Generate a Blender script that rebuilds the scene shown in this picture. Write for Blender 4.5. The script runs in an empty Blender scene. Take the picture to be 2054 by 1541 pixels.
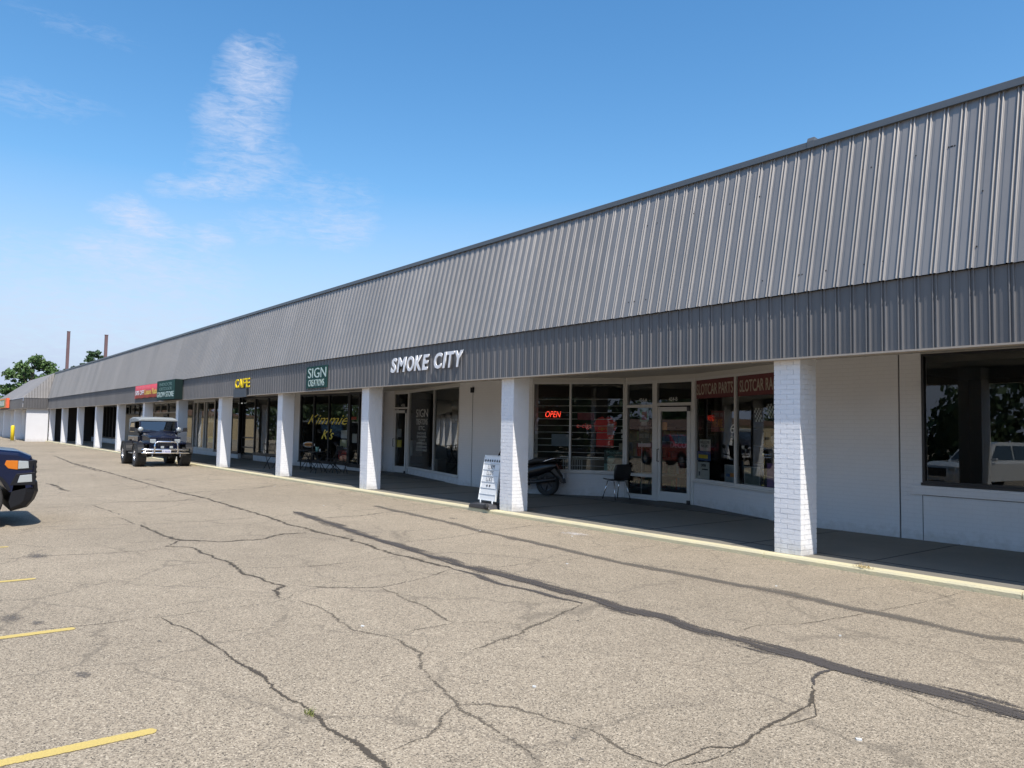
import bpy, bmesh, math, random
from mathutils import Vector, Matrix, noise
random.seed(7)
R = math.radians
PI = math.pi
sc = bpy.context.scene
col = sc.collection

# ---------------------------------------------------------------- camera
cd = bpy.data.cameras.new('camera'); cam = bpy.data.objects.new('camera', cd); col.objects.link(cam)
cd.sensor_width = 36; cd.lens = 1543.0 / 2054 * 36; cd.clip_start = .1; cd.clip_end = 3000
rt, upv, fw = Vector((0.61963752, 0.78470030, 0.01716951)), Vector((0.03543793, -0.04982292, 0.99812916)), Vector((-0.78408769, 0.61786982, 0.05868030))   # right, up, forward: 3.4 degrees up, 1 degree of roll
cam.matrix_world = Matrix(((rt.x, upv.x, -fw.x, 0), (rt.y, upv.y, -fw.y, 0), (rt.z, upv.z, -fw.z, 1.6), (0, 0, 0, 1)))
sc.camera = cam

# ---------------------------------------------------------------- sun, sky, exposure
EL, AZ = R(57), R(-15.4)
sd = bpy.data.lights.new('sun', 'SUN'); sun = bpy.data.objects.new('sun', sd); col.objects.link(sun)
sd.energy = 5.0; sd.angle = R(.53); sd.color = (1, .945, .86)
tosun = Vector((math.cos(EL) * math.cos(AZ), math.cos(EL) * math.sin(AZ), math.sin(EL)))
sun.rotation_euler = tosun.to_track_quat('Z', 'Y').to_euler()
sc.view_settings.view_transform = 'Standard'; sc.view_settings.look = 'None'
sc.view_settings.exposure = 0.27; sc.view_settings.gamma = 1
sc.cycles.max_bounces = 8; sc.cycles.transparent_max_bounces = 12; sc.cycles.sample_clamp_indirect = 6
sc.cycles.caustics_reflective = False; sc.cycles.caustics_refractive = False

def N(nt, t, **k):
    n = nt.nodes.new(t)
    for a, b in k.items():
        if a.startswith('i_'):
            key = a[2:]
            n.inputs[int(key) if key.isdigit() else key.replace('_', ' ')].default_value = b
        else: setattr(n, a, b)
    return n
def math_(nt, op, a, b=None, c=None, clamp=False):
    n = nt.nodes.new('ShaderNodeMath'); n.operation = op; n.use_clamp = clamp
    for i, v in enumerate((a, b, c)):
        if v is None: continue
        if isinstance(v, (int, float)): n.inputs[i].default_value = v
        else: nt.links.new(v, n.inputs[i])
    return n.outputs[0]

w = bpy.data.worlds.new('World'); sc.world = w; w.use_nodes = True
nt = w.node_tree; nt.nodes.clear(); L = nt.links.new
out = N(nt, 'ShaderNodeOutputWorld'); bg = N(nt, 'ShaderNodeBackground'); L(bg.outputs[0], out.inputs[0])
sky = N(nt, 'ShaderNodeTexSky', sky_type='NISHITA', sun_disc=False, sun_elevation=EL, sun_rotation=R(90) - AZ,
        air_density=1.15, dust_density=.7, ozone_density=1.9)
bg.inputs[1].default_value = .145
tc = N(nt, 'ShaderNodeTexCoord'); sep = N(nt, 'ShaderNodeSeparateXYZ'); L(tc.outputs['Generated'], sep.inputs[0])
az = math_(nt, 'ARCTAN2', sep.outputs[1], sep.outputs[0]); el = math_(nt, 'ARCSINE', sep.outputs[2])
azd = math_(nt, 'MULTIPLY', az, 57.2958); eld = math_(nt, 'MULTIPLY', el, 57.2958)
# thin clouds: cloud banks at real bearings, broken up by stretched noise
cmb = N(nt, 'ShaderNodeCombineXYZ'); L(azd, cmb.inputs[0]); L(eld, cmb.inputs[1])
wn = N(nt, 'ShaderNodeTexNoise', i_Scale=.35, i_Detail=3.); L(cmb.outputs[0], wn.inputs['Vector'])
wv = N(nt, 'ShaderNodeVectorMath', operation='MULTIPLY_ADD'); L(wn.outputs['Color'], wv.inputs[0]); wv.inputs[1].default_value = (3.2, 2.2, 0); L(cmb.outputs[0], wv.inputs[2])
sw = N(nt, 'ShaderNodeSeparateXYZ'); L(wv.outputs[0], sw.inputs[0])
WX, WY = sw.outputs[0], sw.outputs[1]
def blob(a, e, ra, re, s, tilt=0.):
    da = math_(nt, 'SUBTRACT', WX, a + 1.6); de = math_(nt, 'SUBTRACT', WY, e + 1.1)
    if tilt: de = math_(nt, 'MULTIPLY_ADD', da, tilt, de)
    q = math_(nt, 'ADD', math_(nt, 'POWER', math_(nt, 'ABSOLUTE', math_(nt, 'DIVIDE', da, ra * 1.3)), 2), math_(nt, 'POWER', math_(nt, 'ABSOLUTE', math_(nt, 'DIVIDE', de, re * 1.25)), 2))
    return math_(nt, 'MULTIPLY', math_(nt, 'SUBTRACT', 1, q, clamp=True), s)
blobs = [blob(161.2, 23.6, 2.3, 2.5, 1.1), blob(161.9, 20.4, 2.7, 2.6, .95), blob(161.2, 17.8, 3.6, 1.8, .75), blob(163.6, 16.2, 3.6, .8, .9, .18),
         blob(156.6, 16.6, 4., 1.3, .42), blob(154.8, 14.2, 2.6, 1.5, .75), blob(159.6, 14.0, 3., 1.2, .42), blob(168., 13.4, 2.5, 1.15, 1.25, -.2),
         blob(163.9, 12.6, 1.4, 1.2, .95), blob(169.3, 11.2, 3.2, 1.5, .95), blob(167., 9.8, 5.5, 2.2, .75), blob(170.5, 6.8, 9., 3.2, .7),
         blob(175.5, 19.8, 5., .8, .3), blob(172, 24.5, 3.4, .6, .2), blob(176, 9, 6, 3, .45)]
m = blobs[0]
for b in blobs[1:]: m = math_(nt, 'MAXIMUM', m, b)
st = N(nt, 'ShaderNodeMapping'); st.inputs['Scale'].default_value = (.5, 1.9, 1); st.inputs['Rotation'].default_value = (0, 0, R(-14)); L(cmb.outputs[0], st.inputs['Vector'])
n2 = N(nt, 'ShaderNodeTexNoise', i_Scale=1.5, i_Detail=8., i_Roughness=.7, i_Distortion=.7); L(st.outputs[0], n2.inputs['Vector'])
n3 = N(nt, 'ShaderNodeTexNoise', i_Scale=.42, i_Detail=4., i_Roughness=.6); L(cmb.outputs[0], n3.inputs['Vector'])
nn = math_(nt, 'ADD', math_(nt, 'MULTIPLY', n2.outputs['Fac'], 2.5), math_(nt, 'MULTIPLY', n3.outputs['Fac'], 1.0))
dens = math_(nt, 'MULTIPLY', math_(nt, 'POWER', m, .6), math_(nt, 'MULTIPLY', math_(nt, 'ADD', nn, math_(nt, 'MULTIPLY_ADD', m, .6, -1.62)), .85, clamp=True), clamp=True)
# pale bank of thin cirrus low down at the far end of the mall
lowb = math_(nt, 'MULTIPLY', math_(nt, 'SUBTRACT', 1, math_(nt, 'DIVIDE', math_(nt, 'ABSOLUTE', eld), 17.), clamp=True), math_(nt, 'MULTIPLY_ADD', n2.outputs['Fac'], .5, .85), clamp=True)
hs = N(nt, 'ShaderNodeHueSaturation'); hs.inputs['Saturation'].default_value = 1.31; hs.inputs['Hue'].default_value = .498; hs.inputs['Value'].default_value = 1.10; L(sky.outputs[0], hs.inputs['Color'])
m1 = N(nt, 'ShaderNodeMix', data_type='RGBA'); L(lowb, m1.inputs[0]); L(hs.outputs[0], m1.inputs[6]); m1.inputs[7].default_value = (3.0, 3.55, 4.9, 1)
mx = N(nt, 'ShaderNodeMix', data_type='RGBA'); L(math_(nt, 'MULTIPLY', dens, .66), mx.inputs[0]); L(m1.outputs[2], mx.inputs[6]); mx.inputs[7].default_value = (4.0, 4.4, 5.5, 1)
L(mx.outputs[2], bg.inputs[0])

# ---------------------------------------------------------------- materials
def mat(name, rgb, rough=.6, metal=0., noise_=0., scale=6., bump=0., bscale=40., coat=0., spec=.5, emit=None, es=1., coords='Object', dark=None):
    m = bpy.data.materials.new(name); m.use_nodes = True; nt = m.node_tree; p = nt.nodes['Principled BSDF']
    p.inputs['Base Color'].default_value = (*rgb, 1); p.inputs['Roughness'].default_value = rough; p.inputs['Metallic'].default_value = metal
    p.inputs['Specular IOR Level'].default_value = spec; p.inputs['Coat Weight'].default_value = coat; p.inputs['Coat Roughness'].default_value = .04
    if emit: p.inputs['Emission Color'].default_value = (*emit, 1); p.inputs['Emission Strength'].default_value = es
    if noise_ or bump: t = N(nt, 'ShaderNodeTexCoord')
    if noise_:
        n = N(nt, 'ShaderNodeTexNoise', i_Scale=scale, i_Detail=6., i_Roughness=.6); nt.links.new(t.outputs[coords], n.inputs['Vector'])
        mx = N(nt, 'ShaderNodeMix', data_type='RGBA'); nt.links.new(n.outputs['Fac'], mx.inputs[0])
        d = dark or tuple(c * (1 - noise_) for c in rgb)
        mx.inputs[6].default_value = (*d, 1); mx.inputs[7].default_value = (*[min(1, c * (1 + noise_)) for c in rgb], 1)
        nt.links.new(mx.outputs[2], p.inputs['Base Color'])
    if bump:
        n = N(nt, 'ShaderNodeTexNoise', i_Scale=bscale, i_Detail=4.); nt.links.new(t.outputs[coords], n.inputs['Vector'])
        b = N(nt, 'ShaderNodeBump', i_Strength=bump, i_Distance=.02); nt.links.new(n.outputs['Fac'], b.inputs['Height']); nt.links.new(b.outputs[0], p.inputs['Normal'])
    return m
M = {}
M['paint'] = mat('white_painted_brick', (.8, .8, .82), .6, noise_=.05, scale=2.5, bump=.35, bscale=90)
def wallmat():
    m = mat('painted_wall', (.66, .66, .68), .6); nt = m.node_tree; p = nt.nodes['Principled BSDF']; l = nt.links.new
    t = N(nt, 'ShaderNodeTexCoord'); br = N(nt, 'ShaderNodeTexBrick', i_Scale=1.); br.inputs['Brick Width'].default_value = .2; br.inputs['Row Height'].default_value = .0665
    br.inputs['Mortar Size'].default_value = .006; br.inputs['Mortar Smooth'].default_value = .3; l(t.outputs['UV'], br.inputs['Vector'])
    n = N(nt, 'ShaderNodeTexNoise', i_Scale=1.3, i_Detail=8., i_Roughness=.65); l(t.outputs['Object'], n.inputs['Vector'])
    n3 = N(nt, 'ShaderNodeTexNoise', i_Scale=70., i_Detail=3.); l(t.outputs['Object'], n3.inputs['Vector'])
    h = math_(nt, 'MULTIPLY_ADD', n3.outputs['Fac'], .25, math_(nt, 'MULTIPLY', br.outputs['Fac'], -1))
    b = N(nt, 'ShaderNodeBump', i_Strength=.75, i_Distance=.005); l(h, b.inputs['Height']); b.inputs['Strength'].default_value = .42; l(b.outputs[0], p.inputs['Normal'])
    mx = N(nt, 'ShaderNodeMix', data_type='RGBA'); l(n.outputs['Fac'], mx.inputs[0]); mx.inputs[6].default_value = (.6, .59, .60, 1); mx.inputs[7].default_value = (.7, .7, .725, 1)
    # faint dirt in the joints
    m2 = N(nt, 'ShaderNodeMix', data_type='RGBA', blend_type='MULTIPLY'); l(math_(nt, 'MULTIPLY', br.outputs['Fac'], .09), m2.inputs[0]); l(mx.outputs[2], m2.inputs[6]); m2.inputs[7].default_value = (.5, .5, .55, 1)
    l(m2.outputs[2], p.inputs['Base Color']); return m
M['wall'] = wallmat()
def grime(m, amt=.5):
    """splash dirt and scuffs that cling to the foot of painted masonry"""
    nt = m.node_tree; p = nt.nodes['Principled BSDF']; l = nt.links.new; src = p.inputs['Base Color'].links[0].from_socket
    t = N(nt, 'ShaderNodeTexCoord'); s = N(nt, 'ShaderNodeSeparateXYZ'); l(t.outputs['Object'], s.inputs[0])
    n = N(nt, 'ShaderNodeTexNoise', i_Scale=7., i_Detail=7., i_Roughness=.7); l(t.outputs['Object'], n.inputs['Vector'])
    h = math_(nt, 'MULTIPLY_ADD', s.outputs[2], -3.2, .75)
    f = math_(nt, 'MULTIPLY', math_(nt, 'ADD', h, math_(nt, 'MULTIPLY_ADD', n.outputs['Fac'], 2.2, -1.25), clamp=True), amt)
    g = math_(nt, 'MULTIPLY', math_(nt, 'MULTIPLY_ADD', n.outputs['Fac'], 7., -4.6, clamp=True), .3)
    mx = N(nt, 'ShaderNodeMix', data_type='RGBA'); l(math_(nt, 'MAXIMUM', f, g), mx.inputs[0]); l(src, mx.inputs[6]); mx.inputs[7].default_value = (.33, .30, .26, 1); l(mx.outputs[2], p.inputs['Base Color'])
grime(M['paint'], .6); grime(M['wall'], .5)
def ribmat(name, rgb, rough):
    m = mat(name, rgb, rough, .36); nt = m.node_tree; p = nt.nodes['Principled BSDF']; l = nt.links.new
    t = N(nt, 'ShaderNodeTexCoord'); mp = N(nt, 'ShaderNodeMapping'); mp.inputs['Scale'].default_value = (1.1, 1., .8); l(t.outputs['Object'], mp.inputs['Vector'])
    n = N(nt, 'ShaderNodeTexNoise', i_Scale=.9, i_Detail=5.); l(mp.outputs[0], n.inputs['Vector'])
    mp2 = N(nt, 'ShaderNodeMapping'); mp2.inputs['Scale'].default_value = (14, 14, .7); l(t.outputs['Object'], mp2.inputs['Vector'])
    n2 = N(nt, 'ShaderNodeTexNoise', i_Scale=1., i_Detail=3.); l(mp2.outputs[0], n2.inputs['Vector'])
    f = math_(nt, 'ADD', math_(nt, 'MULTIPLY', n.outputs['Fac'], .6), math_(nt, 'MULTIPLY', n2.outputs['Fac'], .4))
    mx = N(nt, 'ShaderNodeMix', data_type='RGBA'); l(f, mx.inputs[0]); mx.inputs[6].default_value = (*[c * .82 for c in rgb], 1); mx.inputs[7].default_value = (*[c * 1.16 for c in rgb], 1)
    # sheets of five pans weather a little differently
    sx = N(nt, 'ShaderNodeSeparateXYZ'); l(t.outputs['Object'], sx.inputs[0]); wn_ = N(nt, 'ShaderNodeTexWhiteNoise', noise_dimensions='1D')
    l(math_(nt, 'FLOOR', math_(nt, 'DIVIDE', math_(nt, 'ADD', sx.outputs[0], 72.9), .97715)), wn_.inputs['W'])
    vs = N(nt, 'ShaderNodeVectorMath', operation='SCALE'); l(mx.outputs[2], vs.inputs[0]); l(math_(nt, 'MULTIPLY_ADD', wn_.outputs['Value'], .14, .93), vs.inputs['Scale'])
    l(vs.outputs[0], p.inputs['Base Color'])
    l(math_(nt, 'MULTIPLY_ADD', n.outputs['Fac'], .2, rough - .1), p.inputs['Roughness'])
    # slight oil-canning of the sheet
    b = N(nt, 'ShaderNodeBump', i_Strength=.35, i_Distance=.02); n4 = N(nt, 'ShaderNodeTexNoise', i_Scale=2.2, i_Detail=1.); l(t.outputs['Object'], n4.inputs['Vector']); l(n4.outputs['Fac'], b.inputs['Height']); l(b.outputs[0], p.inputs['Normal'])
    return m
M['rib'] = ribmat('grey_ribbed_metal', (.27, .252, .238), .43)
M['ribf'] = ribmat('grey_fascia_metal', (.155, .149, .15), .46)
M['cap'] = mat('grey_cap_metal', (.13, .14, .15), .45, .25, noise_=.12, scale=1.5)
M['trim'] = mat('tan_trim', (.36, .31, .26), .6, noise_=.1)
M['soffit'] = mat('soffit_paint', (.52, .5, .47), .7, noise_=.08, scale=1.2)
M['roof'] = mat('flat_roof', (.3, .3, .3), .9)
M['alu'] = mat('white_frame_paint', (.55, .54, .53), .45, noise_=.06, scale=5)
M['black'] = mat('black_frame', (.012, .012, .014), .4)
M['joint'] = mat('dark_joint', (.02, .02, .025), .9)
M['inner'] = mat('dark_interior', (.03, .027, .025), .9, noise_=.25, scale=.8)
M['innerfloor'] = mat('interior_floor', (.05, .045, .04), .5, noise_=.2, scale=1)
M['conc'] = mat('sidewalk_concrete', (.185, .17, .14), .85, noise_=.16, scale=1.6, bump=.3, bscale=60)
M['groove'] = mat('sidewalk_groove', (.05, .048, .045), .9)
M['tan'] = mat('tan_panel', (.33, .29, .24), .7, noise_=.1)
def glassmat(name, ior, tint, rough=0.):
    m = bpy.data.materials.new(name); m.use_nodes = True; nt = m.node_tree; nt.nodes.clear(); l = nt.links.new
    o = N(nt, 'ShaderNodeOutputMaterial'); mx = N(nt, 'ShaderNodeMixShader'); tr = N(nt, 'ShaderNodeBsdfTransparent'); g = N(nt, 'ShaderNodeBsdfGlossy')
    tr.inputs[0].default_value = (*tint, 1); g.inputs['Roughness'].default_value = rough; g.inputs[0].default_value = (.95, .97, .95, 1)
    f = N(nt, 'ShaderNodeFresnel'); f.inputs[0].default_value = ior; l(f.outputs[0], mx.inputs[0]); l(tr.outputs[0], mx.inputs[1]); l(g.outputs[0], mx.inputs[2]); l(mx.outputs[0], o.inputs[0])
    t = N(nt, 'ShaderNodeTexCoord'); n = N(nt, 'ShaderNodeTexNoise', i_Scale=.9, i_Detail=1.); l(t.outputs['Object'], n.inputs['Vector'])
    b = N(nt, 'ShaderNodeBump', i_Strength=.06, i_Distance=.02); l(n.outputs['Fac'], b.inputs['Height']); l(b.outputs[0], g.inputs['Normal'])
    return m
M['glass'] = glassmat('shop_glass', 1.75, (.9, .92, .9))
M['glass2'] = glassmat('tinted_shop_glass', 2.3, (.28, .3, .29))
def asphalt():
    m = bpy.data.materials.new('aged_asphalt'); m.use_nodes = True; nt = m.node_tree; p = nt.nodes['Principled BSDF']; l = nt.links.new
    t = N(nt, 'ShaderNodeTexCoord'); V = t.outputs['Object']
    wob = N(nt, 'ShaderNodeTexNoise', i_Scale=30., i_Detail=2.); l(V, wob.inputs['Vector'])
    va = N(nt, 'ShaderNodeVectorMath', operation='MULTIPLY_ADD'); l(wob.outputs['Color'], va.inputs[0]); va.inputs[1].default_value = (.02, .02, 0); l(V, va.inputs[2])
    v1 = N(nt, 'ShaderNodeTexVoronoi', i_Scale=135.); l(va.outputs[0], v1.inputs['Vector'])
    v2 = N(nt, 'ShaderNodeTexVoronoi', i_Scale=60.); l(va.outputs[0], v2.inputs['Vector'])
    s1 = N(nt, 'ShaderNodeSeparateColor'); l(v1.outputs['Color'], s1.inputs[0]); s2 = N(nt, 'ShaderNodeSeparateColor'); l(v2.outputs['Color'], s2.inputs[0])
    r = N(nt, 'ShaderNodeValToRGB'); l(s1.outputs[0], r.inputs[0]); e = r.color_ramp; e.interpolation = 'LINEAR'
    e.elements[0].position = 0; e.elements[0].color = (.10, .085, .066, 1); e.elements[1].position = 1; e.elements[1].color = (.56, .48, .365, 1)
    for ps, c in ((.14, (.20, .168, .128)), (.3, (.325, .268, .195)), (.75, (.385, .320, .237)), (.9, (.44, .371, .276))):
        q = e.elements.new(ps); q.color = (*c, 1)
    big = N(nt, 'ShaderNodeTexNoise', i_Scale=.22, i_Detail=5., i_Roughness=.55); l(V, big.inputs['Vector'])
    med = N(nt, 'ShaderNodeTexNoise', i_Scale=2.4, i_Detail=7., i_Roughness=.65); l(V, med.inputs['Vector'])
    fine = N(nt, 'ShaderNodeTexNoise', i_Scale=55., i_Detail=4., i_Roughness=.7); l(V, fine.inputs['Vector'])
    k = math_(nt, 'ADD', math_(nt, 'MULTIPLY_ADD', big.outputs['Fac'], .42, .44), math_(nt, 'MULTIPLY', med.outputs['Fac'], .28))
    k = math_(nt, 'MULTIPLY', k, math_(nt, 'MULTIPLY_ADD', fine.outputs['Fac'], .7, .68))
    k = math_(nt, 'MULTIPLY', k, math_(nt, 'MULTIPLY_ADD', s2.outputs[0], .3, .9))
    sc_ = N(nt, 'ShaderNodeVectorMath', operation='SCALE'); l(r.outputs[0], sc_.inputs[0]); l(k, sc_.inputs['Scale'])
    # stains: soft oil blotches
    so = N(nt, 'ShaderNodeTexNoise', i_Scale=.75, i_Detail=3., i_Roughness=.5); l(V, so.inputs['Vector'])
    sf = math_(nt, 'MULTIPLY', math_(nt, 'MULTIPLY_ADD', so.outputs['Fac'], 6., -3.9, clamp=True), .22)
    mx = N(nt, 'ShaderNodeMix', data_type='RGBA'); l(sf, mx.inputs[0]); l(sc_.outputs[0], mx.inputs[6]); mx.inputs[7].default_value = (.16, .14, .12, 1)
    # faint web of hairline cracks
    dw = N(nt, 'ShaderNodeTexNoise', i_Scale=1.4, i_Detail=6., i_Roughness=.65); l(V, dw.inputs['Vector'])
    dv = N(nt, 'ShaderNodeVectorMath', operation='MULTIPLY_ADD'); l(dw.outputs['Color'], dv.inputs[0]); dv.inputs[1].default_value = (.9, .9, 0); l(V, dv.inputs[2])
    v3 = N(nt, 'ShaderNodeTexVoronoi', feature='DISTANCE_TO_EDGE', i_Scale=.55); l(dv.outputs[0], v3.inputs['Vector'])
    ln = math_(nt, 'SUBTRACT', 1, math_(nt, 'DIVIDE', v3.outputs['Distance'], .014), clamp=True)
    mk = math_(nt, 'MULTIPLY_ADD', so.outputs['Fac'], 5., -1.55, clamp=True)
    fx = math_(nt, 'MULTIPLY', math_(nt, 'MULTIPLY', ln, mk), math_(nt, 'MULTIPLY_ADD', fine.outputs['Fac'], 1.6, -.25, clamp=True))
    m9 = N(nt, 'ShaderNodeMix', data_type='RGBA'); l(fx, m9.inputs[0]); l(mx.outputs[2], m9.inputs[6]); m9.inputs[7].default_value = (.13, .11, .085, 1); mx = m9
    l(mx.outputs[2], p.inputs['Base Color']); p.inputs['Roughness'].default_value = .9; p.inputs['Specular IOR Level'].default_value = .25
    b = N(nt, 'ShaderNodeBump', i_Strength=.55, i_Distance=.006); l(math_(nt, 'ADD', v1.outputs['Distance'], math_(nt, 'MULTIPLY', fine.outputs['Fac'], .8)), b.inputs['Height']); l(b.outputs[0], p.inputs['Normal'])
    return m
M['asphalt'] = asphalt()
def decal(name, rgb, amp, bias, amax, k1=2.4, k2=1., rough=.85, scale=60., streak=0.):
    """thin surface coat; its ragged, porous edge comes from the across-UV and noise"""
    m = mat(name, rgb, rough); nt = m.node_tree; p = nt.nodes['Principled BSDF']; l = nt.links.new
    t = N(nt, 'ShaderNodeTexCoord'); s = N(nt, 'ShaderNodeSeparateXYZ'); l(t.outputs['UV'], s.inputs[0])
    a = math_(nt, 'SUBTRACT', 1, math_(nt, 'ABSOLUTE', math_(nt, 'MULTIPLY_ADD', s.outputs[1], 2., -1.)))
    n = N(nt, 'ShaderNodeTexNoise', i_Scale=scale, i_Detail=4., i_Roughness=.7); l(t.outputs['Object'], n.inputs['Vector'])
    n2 = N(nt, 'ShaderNodeTexNoise', i_Scale=2.3, i_Detail=3.); l(t.outputs['Object'], n2.inputs['Vector'])
    f = math_(nt, 'ADD', math_(nt, 'MULTIPLY_ADD', a, amp, -bias), math_(nt, 'ADD', math_(nt, 'MULTIPLY_ADD', n.outputs['Fac'], k1, -.5 * k1), math_(nt, 'MULTIPLY_ADD', n2.outputs['Fac'], k2, -.5 * k2)))
    if streak:
        mp = N(nt, 'ShaderNodeMapping'); mp.inputs['Scale'].default_value = (1.2, 26, 1); l(t.outputs['Object'], mp.inputs['Vector'])
        n5 = N(nt, 'ShaderNodeTexNoise', i_Scale=1., i_Detail=4., i_Roughness=.6); l(mp.outputs[0], n5.inputs['Vector']); f = math_(nt, 'ADD', f, math_(nt, 'MULTIPLY_ADD', n5.outputs['Fac'], streak, -.5 * streak))
    f = math_(nt, 'MULTIPLY', math_(nt, 'MULTIPLY', f, 1.2, clamp=True), amax)
    mx = N(nt, 'ShaderNodeMix', data_type='RGBA'); l(n.outputs['Fac'], mx.inputs[0]); mx.inputs[6].default_value = (*[c * .6 for c in rgb], 1); mx.inputs[7].default_value = (*[c * 1.5 for c in rgb], 1); l(mx.outputs[2], p.inputs['Base Color'])
    l(f, p.inputs['Alpha']); return m
M['tar'] = decal('tar_seal', (.062, .053, .047), 2.2, .5, .95, 6., 2.2, streak=8.)
M['seal'] = decal('worn_seal', (.11, .095, .078), 2.2, .6, .75, 6., 1.6, streak=4.)
M['crack'] = decal('crack_dirt', (.065, .052, .037), 2.6, 1.15, .95, 8., 2.4, scale=55.)
M['hair'] = decal('fine_crack_dirt', (.095, .078, .057), 2.1, 1.1, .62, 8., 2.8, scale=55.)
M['yellow'] = decal('yellow_line_paint', (.52, .39, .12), 5., .1, .95, 5., 2.5, .7, 90.)
M['oil'] = decal('oil_stain', (.12, .105, .09), 1.2, .25, .75, 3., 0, scale=40.)
M['pale'] = decal('pale_stain', (.62, .58, .54), 1., .2, .6, 3., 0, scale=14.)

# ---------------------------------------------------------------- mesh helpers
class MB:
    def __init__(s): s.v = []; s.f = []; s.uv = []; s.sm = []
    def face(s, pts, uvs=None, smooth=False):
        i = len(s.v); s.v += [tuple(p) for p in pts]; s.f.append(tuple(range(i, i + len(pts))))
        s.uv += list(uvs) if uvs else [(0, 0)] * len(pts); s.sm.append(smooth)
    def box(s, x0, x1, y0, y1, z0, z1, T=None):
        P = lambda x, y, z: (T @ Vector((x, y, z))) if T else Vector((x, y, z))
        q = [((x0,y0,z0),(x1,y0,z0),(x1,y0,z1),(x0,y0,z1)), ((x1,y1,z0),(x0,y1,z0),(x0,y1,z1),(x1,y1,z1)), ((x1,y0,z0),(x1,y1,z0),(x1,y1,z1),(x1,y0,z1)),
             ((x0,y1,z0),(x0,y0,z0),(x0,y0,z1),(x0,y1,z1)), ((x0,y0,z1),(x1,y0,z1),(x1,y1,z1),(x0,y1,z1)), ((x0,y1,z0),(x1,y1,z0),(x1,y0,z0),(x0,y0,z0))]
        for k, f in enumerate(q):
            uv = [(a[0], a[2]) if k < 2 else (a[1], a[2]) if k < 4 else (a[0], a[1]) for a in f]
            s.face([P(*a) for a in f], uv)
    def tube(s, pts, r, n=8, cap=True, T=None):
        pts = [Vector(p) for p in pts]; rings = []
        for i, p in enumerate(pts):
            d = (pts[min(i + 1, len(pts) - 1)] - pts[max(i - 1, 0)]).normalized()
            a = d.cross(Vector((0, 0, 1)) if abs(d.z) < .9 else Vector((1, 0, 0))).normalized(); b = d.cross(a)
            rr = r[i] if isinstance(r, (list, tuple)) else r
            ring = [p + (a * math.cos(2 * PI * k / n) + b * math.sin(2 * PI * k / n)) * rr for k in range(n)]
            rings.append([T @ q for q in ring] if T else ring)
        for i in range(len(rings) - 1):
            for k in range(n):
                s.face([rings[i][k], rings[i][(k + 1) % n], rings[i + 1][(k + 1) % n], rings[i + 1][k]], smooth=True)
        if cap: s.face(rings[0][::-1]); s.face(rings[-1])
    def lathe(s, prof, n=24, T=None, smooth=True):
        """prof = (r, h) about local Y axis"""
        P = lambda r, h, a: (T @ Vector((r * math.cos(a), h, r * math.sin(a)))) if T else Vector((r * math.cos(a), h, r * math.sin(a)))
        for i in range(len(prof) - 1):
            for k in range(n):
                a, b = 2 * PI * k / n, 2 * PI * (k + 1) / n
                s.face([P(*prof[i], a), P(*prof[i], b), P(*prof[i + 1], b), P(*prof[i + 1], a)], smooth=smooth)
    def slabs(s, slices, caps=True, smooth=False):
        """slices: list of equal-length closed loops"""
        n = len(slices[0])
        for i in range(len(slices) - 1):
            for k in range(n): s.face([slices[i][k], slices[i][(k + 1) % n], slices[i + 1][(k + 1) % n], slices[i + 1][k]], smooth=smooth)
        if caps: s.face(slices[0][::-1]); s.face(slices[-1])
    def prism(s, poly, a, b, axis='y', T=None):
        """poly in (x,z) extruded along y from a to b (or (y,z) along x, or (x,y) along z)"""
        def P(p, h):
            v = Vector((p[0], h, p[1])) if axis == 'y' else Vector((h, p[0], p[1])) if axis == 'x' else Vector((p[0], p[1], h))
            return T @ v if T else v
        s.slabs([[P(p, a) for p in poly], [P(p, b) for p in poly]])
    def build(s, name, m, parent=None, weld=True, bevel=0, smooth_angle=None):
        me = bpy.data.meshes.new(name); me.from_pydata([tuple(v) for v in s.v], [], s.f)
        uvl = me.uv_layers.new(name='UVMap')
        fl = [c for u in s.uv for c in u]; uvl.data.foreach_set('uv', fl)
        me.polygons.foreach_set('use_smooth', s.sm)
        if weld:
            b = bmesh.new(); b.from_mesh(me); bmesh.ops.remove_doubles(b, verts=b.verts, dist=1e-5)
            bmesh.ops.recalc_face_normals(b, faces=b.faces); b.to_mesh(me); b.free()
        me.materials.append(m); me.update()
        o = bpy.data.objects.new(name, me); col.objects.link(o); o.parent = parent
        if bevel:
            md = o.modifiers.new('bevel', 'BEVEL'); md.width = bevel; md.segments = 2; md.limit_method = 'ANGLE'; md.angle_limit = R(32); md.harden_normals = False
        return o
def tag(o, label=None, cat=None, group=None, kind=None):
    if label: o['label'] = label
    if cat: o['category'] = cat
    if group: o['group'] = group
    if kind: o['kind'] = kind
    return o
def empty(name, loc=(0, 0, 0), rz=0, label=None, cat=None, group=None):
    o = bpy.data.objects.new(name, None); o.empty_display_size = .2; col.objects.link(o); o.location = loc; o.rotation_euler = (0, 0, rz); return tag(o, label, cat, group)
def copy_tree(o, parent=None):
    c = o.copy(); col.objects.link(c)
    if parent: c.parent = parent
    for ch in [x for x in col.objects if x.parent == o]: copy_tree(ch, c)
    return c
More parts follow.
